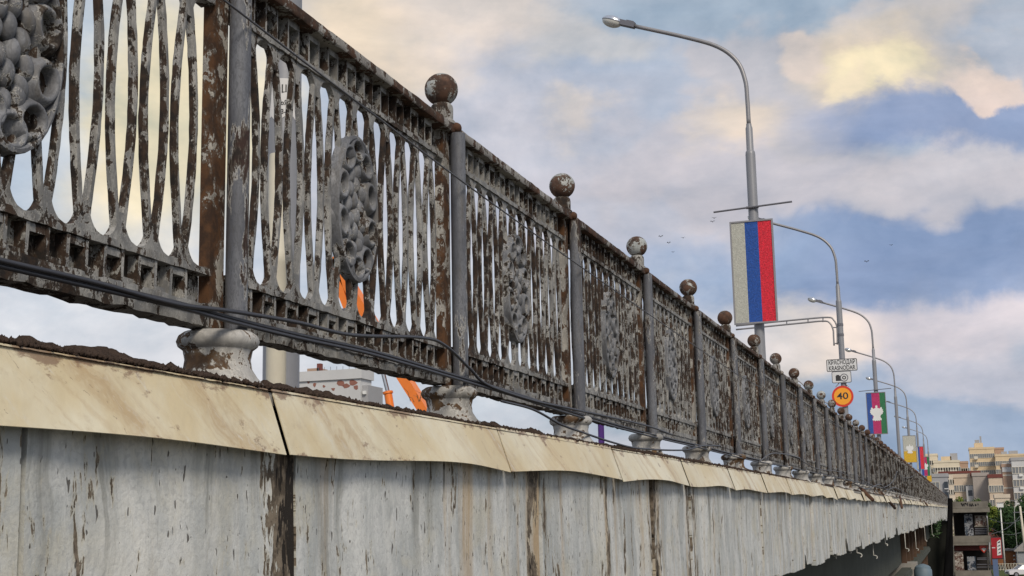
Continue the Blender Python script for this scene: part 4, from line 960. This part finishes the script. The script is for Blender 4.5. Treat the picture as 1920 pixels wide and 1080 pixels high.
# ================================================================== foliage
def leafmat(name, a, b):
    mt, t, p = new_mat(name); P = wpos(t); t.link(t.mix(t.step(t.noise(P, 1.1, 4, .6).outputs['Fac'], .35, .65), a, b), p.inputs['Base Color'])
    p.inputs['Roughness'].default_value = .75; p.inputs['Specular IOR Level'].default_value = .15; return mt
M['leaf_dark'] = leafmat('dark_foliage', (0.022,0.050,0.022), (0.055,0.100,0.035))
M['leaf_mid'] = leafmat('mid_foliage', (0.045,0.085,0.025), (0.10,0.15,0.04))
M['leaf_lime'] = leafmat('lime_foliage', (0.10,0.15,0.025), (0.19,0.22,0.04))
M['bark'] = plain('bark', (0.075,0.055,0.04), .95, 0, .3, 4, .5, 30, .1)
def tree(label, px, Y, top_py, wpx, mat, seed, n=5200, base=0.0, group='trees beyond the street', squash=1.0):
    rnd = random.Random(seed); q = on_y(px, top_py, Y); ht = q.z-base; rw = wpx/F*Y/2
    t_ = thing('tree', label, 'tree', (q.x, Y, base), 0, group)
    tr = MB(); tr.tube([(0,0,0),(.1,.05,ht*.3),(-.05,.1,ht*.6),(0,0,ht*.85)], [ht*.022,ht*.017,ht*.011,ht*.004], 7)
    lobes = []
    for k_ in range(17):
        a = rnd.uniform(0, 6.28); rr = rw*rnd.uniform(.25, .80); z = ht*rnd.uniform(.20, .84)
        c_ = Vector((math.cos(a)*rr, math.sin(a)*rr, z)); lobes.append((c_, rw*rnd.uniform(.32, .52)))
        tr.tube([(0,0,z*.62), c_*.5+Vector((0,0,z*.42)), c_], [ht*.009, ht*.006, ht*.003], 5)
    lobes.append((Vector((0,0,ht*.86)), rw*.42)); lobes.append((Vector((0,0,ht*.62)), rw*.6))
    cr = MB()
    for _ in range(n):
        c_, r_ = rnd.choice(lobes); dd = Vector((rnd.gauss(0,1), rnd.gauss(0,1), rnd.gauss(0,1))).normalized()
        p_ = c_+dd*r_*rnd.random()**.4*Vector((1,1,.8*squash)).length/1.6; s_ = rnd.uniform(.10, .24)*(ht/10)**.5
        if p_.z > ht: p_.z = ht-rnd.random()*.3
        a = Vector((rnd.gauss(0,1), rnd.gauss(0,1), rnd.gauss(0,1))).normalized(); b = a.cross(dd)
        if b.length < .05: continue
        b.normalize(); a2 = b.cross(a)
        cr.add([p_-a*s_, p_+b*s_*.6+a2*s_*.2, p_+a*s_, p_-b*s_*.6+a2*s_*.2], [(0,1,2,3)])
    tr.build('trunk', M['bark'], t_, smooth=True); cr.build('crown', M[mat], t_)
tree('dark green leafy tree rising behind the white street lamp', 1890, 214, 938, 76, 'leaf_dark', 1, 9000)
tree('tall dark green tree at the edge of the grey shed', 1922, 206, 921, 66, 'leaf_dark', 2, 8000)
tree('lime green tree top just right of the tower parapet', 1861, 226, 940, 34, 'leaf_lime', 3, 4200)
tree('dark green tree behind the red billboard', 1866, 236, 953, 56, 'leaf_dark', 4, 6500)
tree('dark tree between the utility pole and the white street lamp', 1905, 232, 955, 64, 'leaf_dark', 8, 6500)
tree('small green tree growing above the top parapet of the tower', 1830, 262, 926, 40, 'leaf_mid', 5, 3600)
tree('light green tree in front of the grey house with dark balconies', 1798, 268, 921, 34, 'leaf_lime', 6, 3200)
tree('green tree partly hidden behind the bridge end', 1851, 275, 935, 42, 'leaf_mid', 7, 3200)
mb = MB(); rnd = random.Random(12)        # creeper hanging at the far end of the cladding
for _ in range(420):
    yy = rnd.uniform(92, 113); q = Vector((BX+rnd.uniform(-.5,.08), yy, H-.72-.0028*(yy-70)-rnd.random()**1.6*1.1)); s_ = rnd.uniform(.05,.13); a = rnd.uniform(0,6.28); b = rnd.uniform(-.8,.8)
    u_ = Vector((math.cos(a), math.sin(a)*.6, b))*s_; v_ = Vector((-math.sin(a), math.cos(a), .4))*s_*.6; mb.add([q-u_, q+v_, q+u_, q-v_], [(0,1,2,3)])
tag(mb.build('creeper', M['leaf_dark']), 'green creeper hanging under the far end of the white cladding', 'creeper')

# ================================================================== street below
def gd(px, py):            # pixel on the street level
    d_ = ray(px, py); k_ = -H/d_.z; return Vector((d_.x*k_, d_.y*k_, 0))
q = gd(1885, 1069); t_ = thing('square_lamp', 'white street lamp with square lantern beside the red billboard', 'street lamp', (q.x, q.y, .1)); zt = on_y(1877, 944, q.y).z
lean = on_y(1877, 950, q.y).x-q.x
MB().tube([(0,0,0),(lean*.1,0,zt*.5),(lean*.2,0,zt-.7)], [.13,.10,.08], 10).build('pole', M['white'], t_, smooth=True); mb = MB(); mb.box(-.42+lean*.2, .42+lean*.2, -.4, .4, zt-.65, zt-.05); mb.build('lantern', M['white'], t_)
mb = MB(); mb.box(-.5+lean*.2, .5+lean*.2, -.46, .46, zt-.045, zt+.05); mb.build('lantern_lid', M['lamparm'], t_)
q = gd(1889, 1074); bb_y = 146.0
A, B = on_y(1856.5, 1007, bb_y), on_y(1882.5, 1048.5, bb_y)
t_ = thing('billboard', 'red upright billboard with a white framed picture panel on a blue pillar', 'billboard', ((A.x+B.x)/2, bb_y, 0.0)); hw = (B.x-A.x)/2; zA, zB = A.z, B.z
M['bbred'] = plain('billboard_red', (0.36,0.012,0.020), .5, 0, .12, 1.5, 0, 1)
MB().box(-hw, hw, -.02, .25, zB, zA).build('case', M['ink'], t_); MB().box(-hw+.06, hw-.14, -.05, -.021, zB+.10, zA-.07).build('face', M['bbred'], t_)
hh = zA-zB; cx = hw*.34; pw = hw*.40
mb = MB(); mb.poly_y([(cx-pw, zB+hh*.17),(cx+pw*.7, zB+hh*.20),(cx+pw*.85, zB+hh*.85),(cx+pw*.5, zB+hh*.88),(cx-pw*.7, zB+hh*.78)], -.065, -.051); mb.build('picture_panel', M['white'], t_)
for k_ in range(4):
    z = zB+hh*(.25+.155*k_); mb = MB(); mb.poly_y([(cx-pw*.75, z),(cx+pw*.55, z+hh*.03),(cx+pw*.6, z+hh*.11),(cx-pw*.2, z+hh*.06)], -.080, -.066); mb.build('picture', M['graf_blue'], t_)
MB().box(-hw+.05, -hw+.55, -.14, .36, 0, zB-.005).build('pillar', plain('blue_pillar', (0.10,0.15,0.27), .6, 0, .15, 2, 0, 1), t_)
mb = MB(); mb.box(-hw*.85, -hw*.3, -.060, -.0515, zB+hh*.50, zB+hh*.535); mb.build('slogan_bar', M['signwhite'], t_)
# utility pole, wires
q = on_y(1917, 950, 196); t_ = thing('utility_pole', 'tall weathered utility pole standing behind the grey shed', 'pole', (q.x, 196, .1)); MB().tube([(0,0,0),(-.15,0,q.z*.5),(-.3,0,q.z)], [.2,.17,.13], 9).build('shaft', M['creampole'], t_, smooth=True); MB().box(-1.2, .6, -.06, .06, q.z-.9, q.z-.78).build('cross_arm', M['gearbox'], t_)
for k_, (a, b) in enumerate((((1855,972),(1914,974)),((1857,990),(1914,998)),((1855,1002),(1914,966)))):
    A, B = on_y(*a, 150), on_y(*b, 196); tag(MB().tube([A.lerp(B, i/8)-Vector((0,0,.5*math.sin(math.pi*i/8))) for i in range(9)], .025, 5).build('overhead_wire', M['wire']), ('topmost thin wire strung from the stair tower past the white street lamp', 'middle thin wire strung from the stair tower towards the grey shed', 'slanting thin wire that climbs from the billboard to the utility pole')[k_], 'wire', 'overhead wires')
q = on_y(1903, 978, 200); t_ = thing('curved_lamp', 'thin white curved lamp rising in front of the dark trees', 'street lamp', (q.x, 200, .1)); zt = on_y(1903, 946, 200).z; MB().tube([(0,0,0),(0,0,zt-1.3),(.12,0,zt-.5),(.5,0,zt-.1)], .028, 6).build('pole', M['white'], t_, smooth=True); MB().ell((.62,0,zt-.05), .24, .10, .08, 10, 6).build('lamp_head', M['white'], t_, smooth=True)
# sheds and fence beyond the verge
def hut(name, label, cat, x0, x1, ytop, Y, dep, wallm, roofm, rise=.8, rname='roof', base=.1):
    A = on_y(x0, ytop, Y); B = on_y(x1, ytop, Y); wd = B.x-A.x; ht = A.z-base
    t_ = thing(name, label, cat, ((A.x+B.x)/2, Y, base))
    MB().box(-wd/2, wd/2, 0, dep, 0, ht).build('wall', M[wallm], t_)
    MB().poly_y([(-wd/2-.3, ht+.002),(wd/2+.3, ht+.002),(wd/2+.3, ht+.1),(0, ht+rise),(-wd/2-.3, ht+.1)], -.3, dep+.3).build(rname, M[roofm], t_)
    return t_, wd, ht
M['brickorange'] = plain('orange_brick', (0.30,0.12,0.045), .85, 0, .25, 3, .2, 20); M['greymetal'] = plain('grey_metal_sheet', (0.30,0.31,0.33), .6, .2, .15, 2, .1, 10); M['redroof'] = plain('dark_red_roof', (0.16,0.045,0.035), .8, 0, .25, 1.5, .2, 8); M['rooftar'] = plain('pale_roof', (0.30,0.28,0.27), .8, 0, .2, 2, .1, 8)
t_, wd, ht = hut('brick_hut', 'low orange brick hut behind the street fence', 'hut', 1881, 1904, 1033, 208, 5, 'brickorange', 'rooftar', .25)
for k_ in range(3): MB().box(wd*.28, wd*.42, -.05, -.001, ht*(.25+.22*k_), ht*(.33+.22*k_)).build('vent', M['white'], t_)
hut('metal_shed', 'grey sheet metal shed with pale gable roof by the utility pole', 'shed', 1906, 1935, 1034, 203.4, 6, 'greymetal', 'rooftar', 1.3)
t_, wd, ht = hut('red_roof_house', 'house with steep dark red roof behind the billboard', 'house', 1854, 1880, 1007, 222, 8, 'brickorange', 'redroof', 1.7)
MB().box(-wd*.1, wd*.1, -.05, -.001, ht*.4, ht*.7).build('window', M['glass'], t_)
fn = thing('street_fence', 'low yellowish lattice fence along the grass verge', 'fence', (gd(1868,1066).x, 201.5, .1)); fw_ = 3.6
for k_ in range(11):
    x = fw_*k_/10; MB().box(x-.03, x+.03, -.03, .03, 0, 1.0).build('post', M['creampole'], fn)
    if k_ < 10:
        m_ = MB(); m_.bar((x+.035,0,.12), (x+.325,0,.88), .04, .04, (0,1,0)); m_.build('brace', M['creampole'], fn)
m_ = MB(); m_.box(0, fw_, -.055, -.031, .9, .96); m_.box(0, fw_, -.055, -.031, .1, .16); m_.build('rail', M['creampole'], fn)
# white car
cq = gd(1913, 1081.5)
car = thing('parked_car', 'white car on the street at the edge of the grass verge', 'car', (cq.x+.55, cq.y, .004), R(18))
M['carwhite'] = plain('white_car_paint', (0.62,0.62,0.64), .25, 0, .04, 1, 0, 1); M['headlamp'] = plain('clear_lamp', (0.7,0.72,0.75), .1, 0, .03, 1, 0, 1); M['rim'] = plain('alloy_rim', (0.35,0.35,0.37), .35, .7, .05, 3, 0, 1)
mb = MB(); prof = [(-2.2,.35),(-2.25,.62),(-2.15,.82),(-1.2,.97),(1.3,1.0),(2.05,.95),(2.2,.7),(2.18,.35)]
mb.poly_y(prof, -.88, .88); mb.build('body', M['carwhite'], car)
mb = MB(); V = [(-1.15,-.84,.972),(1.6,-.84,.985),(1.6,.84,.985),(-1.15,.84,.972),(-.45,-.66,1.48),(1.15,-.66,1.48),(1.15,.66,1.48),(-.45,.66,1.48)]; mb.add(V, [(0,1,5,4),(1,2,6,5),(2,3,7,6),(3,0,4,7),(0,3,2,1),(4,5,6,7)]); mb.build('cabin_glass', M['glass'], car)
mb = MB(); mb.box(-.5, 1.2, -.68, .68, 1.481, 1.53)
for sy in (-1, 1):
    for a, b in (((-1.15,.85,.98),(-.45,.67,1.49)),((.35,.85,.99),(.35,.67,1.49)),((1.6,.85,.99),(1.15,.67,1.49))): mb.bar((a[0],a[1]*sy,a[2]), (b[0],b[1]*sy,b[2]), .08, .05)
mb.build('roof', M['carwhite'], car)
for x in (-1.4, 1.4):
    for sy in (-1, 1):
        wl = MB().poly_y([(x+.33*math.cos(2*math.pi*i/16), .33+.33*math.sin(2*math.pi*i/16)) for i in range(16)], sy*.89-.1, sy*.89+.1).build('wheel', M['rubber'], car)
        MB().poly_y([(x+.2*math.cos(2*math.pi*i/12), .33+.2*math.sin(2*math.pi*i/12)) for i in range(12)], sy*.995-.004, sy*.995+.004).build('rim', M['rim'], wl)
for sy in (-.62, .62): MB().box(-2.262, -2.20, sy-.18, sy+.18, .66, .80).build('headlight', M['headlamp'], car)
MB().box(-2.266, -2.19, -.38, .38, .48, .64).build('grille', M['ink'], car); MB().box(-2.272, -2.26, -.26, .26, .40, .47).build('number_plate', M['white'], car)

# ================================================================== apartment buildings
def bmat(name, c, bands=None, rough=.85): return plain(name, c, rough, 0, .16, .35, .15, 3, .1)
M['yellowbr'] = bmat('yellow_brick_facade', (0.64,0.51,0.34)); M['yellowlt'] = bmat('pale_yellow_facade', (0.68,0.60,0.46)); M['creamwall'] = bmat('cream_wall', (0.64,0.55,0.44)); M['greywall'] = bmat('grey_wall', (0.36,0.36,0.37)); M['taupe'] = bmat('taupe_blank_wall', (0.37,0.33,0.30))
M['whitewall'] = bmat('white_panel_wall', (0.56,0.56,0.56)); M['brickwall'] = bmat('brown_brick_wall', (0.40,0.28,0.21)); M['pinkwall'] = bmat('beige_wall', (0.58,0.47,0.36)); M['slab'] = bmat('pale_balcony', (0.60,0.56,0.48))
M['farglass'] = plain('haze_pale_glass', (0.19,0.20,0.21), .15, 0, .2, .3, 0, 1)  # panes lightened: the haze of distance is put into their colour
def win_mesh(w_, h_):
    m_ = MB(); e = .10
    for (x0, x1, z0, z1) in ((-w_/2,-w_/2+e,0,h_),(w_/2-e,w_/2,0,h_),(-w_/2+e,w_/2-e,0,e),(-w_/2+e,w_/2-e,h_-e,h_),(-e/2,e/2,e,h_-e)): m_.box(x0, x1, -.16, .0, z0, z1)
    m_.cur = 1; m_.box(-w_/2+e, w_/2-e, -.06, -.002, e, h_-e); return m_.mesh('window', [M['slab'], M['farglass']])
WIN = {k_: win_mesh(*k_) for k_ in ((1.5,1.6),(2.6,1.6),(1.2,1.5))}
def block(label, x0, x1, ytop, Y, dep, mat, cols=0, rows=0, win=(1.5,1.6), zgap=3.0, first=1.6, side=None, cat='apartment block', roof=None, group=None, bal=None, balm='slab'):
    A, B = on_y(x0, ytop, Y), on_y(x1, ytop, Y); wd = B.x-A.x; ht = A.z
    t_ = thing('apartment_block', label, cat, ((A.x+B.x)/2, Y, 0), 0, group)
    MB().box(-wd/2, wd/2, 0, dep, 0, ht).build('wall', M[mat], t_)
    m_ = MB()
    for (a, b, c_, d_) in ((-wd/2-.15,wd/2+.15,-.15,.25),(-wd/2-.15,wd/2+.15,dep-.25,dep+.15),(-wd/2-.15,-wd/2+.25,.25,dep-.25),(wd/2-.25,wd/2+.15,.25,dep-.25)): m_.box(a, b, c_, d_, ht+.002, ht+.75)
    m_.build('parapet', M[roof or mat], t_)
    for r_ in range(rows):
        z = ht-first-zgap*r_-win[1]
        if z < .5: break
        for c_ in range(cols):
            x = -wd/2+wd*(c_+.5)/cols
            if bal and c_ in bal:
                bw = wd/cols*.42; b_ = MB(); b_.box(x-bw, x+bw, -1.1, -.002, z-.45, z-.25); b_.box(x-bw, x+bw, -1.1, -1.02, z-.248, z+.65); b_.build('balcony', M[balm], t_)
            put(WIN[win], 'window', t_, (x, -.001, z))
        if side: 
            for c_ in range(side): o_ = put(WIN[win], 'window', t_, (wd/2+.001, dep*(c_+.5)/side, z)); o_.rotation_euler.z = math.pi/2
    return t_, wd, ht
def rooftop(t_, x, y, z, w_, d_, h_, mat='greywall', name='roof_hut'): MB().box(x-w_/2, x+w_/2, y, y+d_, z, z+h_).build(name, M[mat], t_)
t_, wd, ht = block('tall yellow brick tower block with a column of dark balconies', 1817, 1864, 843, 520, 16, 'yellowbr', 6, 17, (1.5,1.6), side=0, bal=(1,))
rooftop(t_, -wd*.10, 3, ht+.01, wd*.35, 6, 2.4, 'yellowbr'); rooftop(t_, 0, 4, ht+2.42, .6, .6, 2.5); rooftop(t_, -wd*.15, 4, ht+2.42, 1.6, 1.2, 1.2)
t_, wd, ht = block('grey sided upper storeys adjoining the tall yellow tower block', 1864.5, 1882, 843, 526, 18, 'brickwall', 3, 6)
t_, wd, ht = block('lower yellow brick block adjoining the tower block on its right', 1866, 1925, 856, 512, 12, 'yellowbr', 9, 14, bal=(2,6)); rooftop(t_, wd*.1, 3, ht+.01, 3, 3, 2.0); rooftop(t_, -wd*.2, 3, ht+.01, 2, 3, 1.8)
t_, wd, ht = block('broad yellow block with long white balconies behind the grey house', 1750, 1799, 868, 480, 18, 'yellowlt', 10, 14, (1.5,1.6), bal=(1,2,3,6,7,8)); rooftop(t_, 0, 4, ht+.01, wd*.4, 8, 2.2, 'yellowbr'); rooftop(t_, wd*.30, 4, ht+.01, 2.4, 3, 3.2)
block('brown sided wing of the broad yellow block', 1799.3, 1815, 869, 484, 14, 'brickwall', 4, 8)
t_, wd, ht = block('pale yellow corner block just above the last banners', 1734, 1757, 855, 500, 16, 'yellowlt', 5, 14)
block('row of low cream houses in front of the yellow blocks', 1760, 1822, 889, 420, 12, 'creamwall', 14, 5, (1.2,1.5), roof='redroof')
t_, wd, ht = block('white panel block with a brown brick end wall', 1879, 1896, 876, 330, 12, 'brickwall'); 
for k_ in range(6): MB().box(-wd/2, wd/2, -.06, -.002, ht-2.0-k_*2.9, ht-1.7-k_*2.9).build('floor_band', M['slab'], t_)
MB().box(-wd/2-.02, wd/2+.02, -.10, -.003, ht-1.1, ht+.9).build('top_band', M['whitewall'], t_)
t_, wd, ht = block('white panel apartment block with square windows and air conditioners', 1896.2, 1932, 864, 328, 12, 'whitewall', 3, 9, (1.5,1.6), zgap=2.9, first=1.4, roof='greywall')
for k_ in range(7): MB().box(-wd*.16, -wd*.16+.8, -.45, -.002, ht-3.6-2.9*k_, ht-3.05-2.9*k_).build('air_conditioner', M['white'], t_)
t_, wd, ht = block('grey house wall with white window and dark balconies near the bridge end', 1742, 1777, 895, 300, 12, 'greywall', 0, 0)
put(win_mesh(1.6, 3.2), 'window', t_, (-wd*.18, -.001, ht-4.2))
for k_ in range(2):
    b_ = MB(); b_.box(wd*.28, wd*.5, -1.2, -.002, ht-2.6-2.2*k_, ht-2.4-2.2*k_); b_.build('balcony', M['whitewall'], t_); MB().box(wd*.29, wd*.49, -.6, -.003, ht-2.39-2.2*k_, ht-1.0-2.2*k_).build('balcony_glazing', M['glass'], t_)
t_, wd, ht = block('beige house wall with a white glazed balcony box', 1788, 1823, 896, 312, 10, 'pinkwall', 4, 2, (1.2,1.5))
b_ = MB(); b_.box(wd*.12, wd*.50, -1.4, -.002, ht-5.2, ht-1.9); b_.build('glazed_balcony', M['whitewall'], t_); MB().box(wd*.22, wd*.44, -1.46, -1.401, ht-4.0, ht-2.8).build('balcony_glazing', M['glass'], t_)
t_, wd, ht = block('blank taupe end wall of an old apartment house', 1823.3, 1853, 893, 309, 12, 'taupe'); rooftop(t_, -wd*.3, 2, ht+.01, 2.2, 2, 1.2, 'redroof', 'chimney')
t_, wd, ht = block('cream old house with dark red roof edge and round topped windows', 1853.3, 1879, 896, 305, 12, 'pinkwall', 3, 3, (1.2,1.5), roof='redroof')
t_, wd, ht = block('low beige building with a wide window above the trees', 1866, 1893, 934, 285, 10, 'creamwall', 3, 1, (2.6,1.6))
# building seen under the railing
t_, wd, ht = block('white plastered building with red peeled patches seen under the railing', 560, 676, 716, 92, 2, 'whitewall', 0, 0)
rooftop(t_, -wd*.36, 1, ht+.76, wd*.2, 1.5, .35, 'brickwall', 'brick_upstand'); rooftop(t_, -wd*.27, 1, ht+.76, .32, .4, .7, 'redroof', 'chimney')
M['peelred'] = plain('peeled_red_plaster', (0.27,0.12,0.09), .9, 0, .3, 3, .2, 10)
rnd = random.Random(4)
for (px, py, s_) in ((640,719,.32),(650,724,.24),(662,718,.30),(668,726,.22),(607,724,.12),(590,722,.16),(625,730,.18),(578,716,.14)):
    q = on_y(px, py, 92)-t_.location; MB().poly_y([(q.x+s_*rnd.uniform(.6,1.4)*math.cos(a), q.z+s_*.8*rnd.uniform(.6,1.4)*math.sin(a)) for a in [k_*.785 for k_ in range(8)]], -.014, -.002).build('peeled_patch', M['peelred'], t_)
m_ = MB(); m_.box(wd/2+.002, wd/2+.5, .3, 3, 0, ht-.5); m_.build('side_wing', M['greywall'], t_); MB().box(wd/2+.12, wd/2+.36, .1, .298, ht-1.2, ht-.95).build('air_conditioner', M['white'], t_)
MB().poly_y([(wd/2-.35, ht+.76),(wd/2+.05, ht+.76),(wd/2-.05, ht+1.15)], 0, .3).build('gable', M['slab'], t_)
for k_ in range(7): MB().tube([(-wd*.2+wd*.1*k_, .2, ht+.75), (-wd*.2+wd*.1*k_, .2, ht+1.05)], .02, 4).build('roof_rail_post', M['gearbox'], t_)
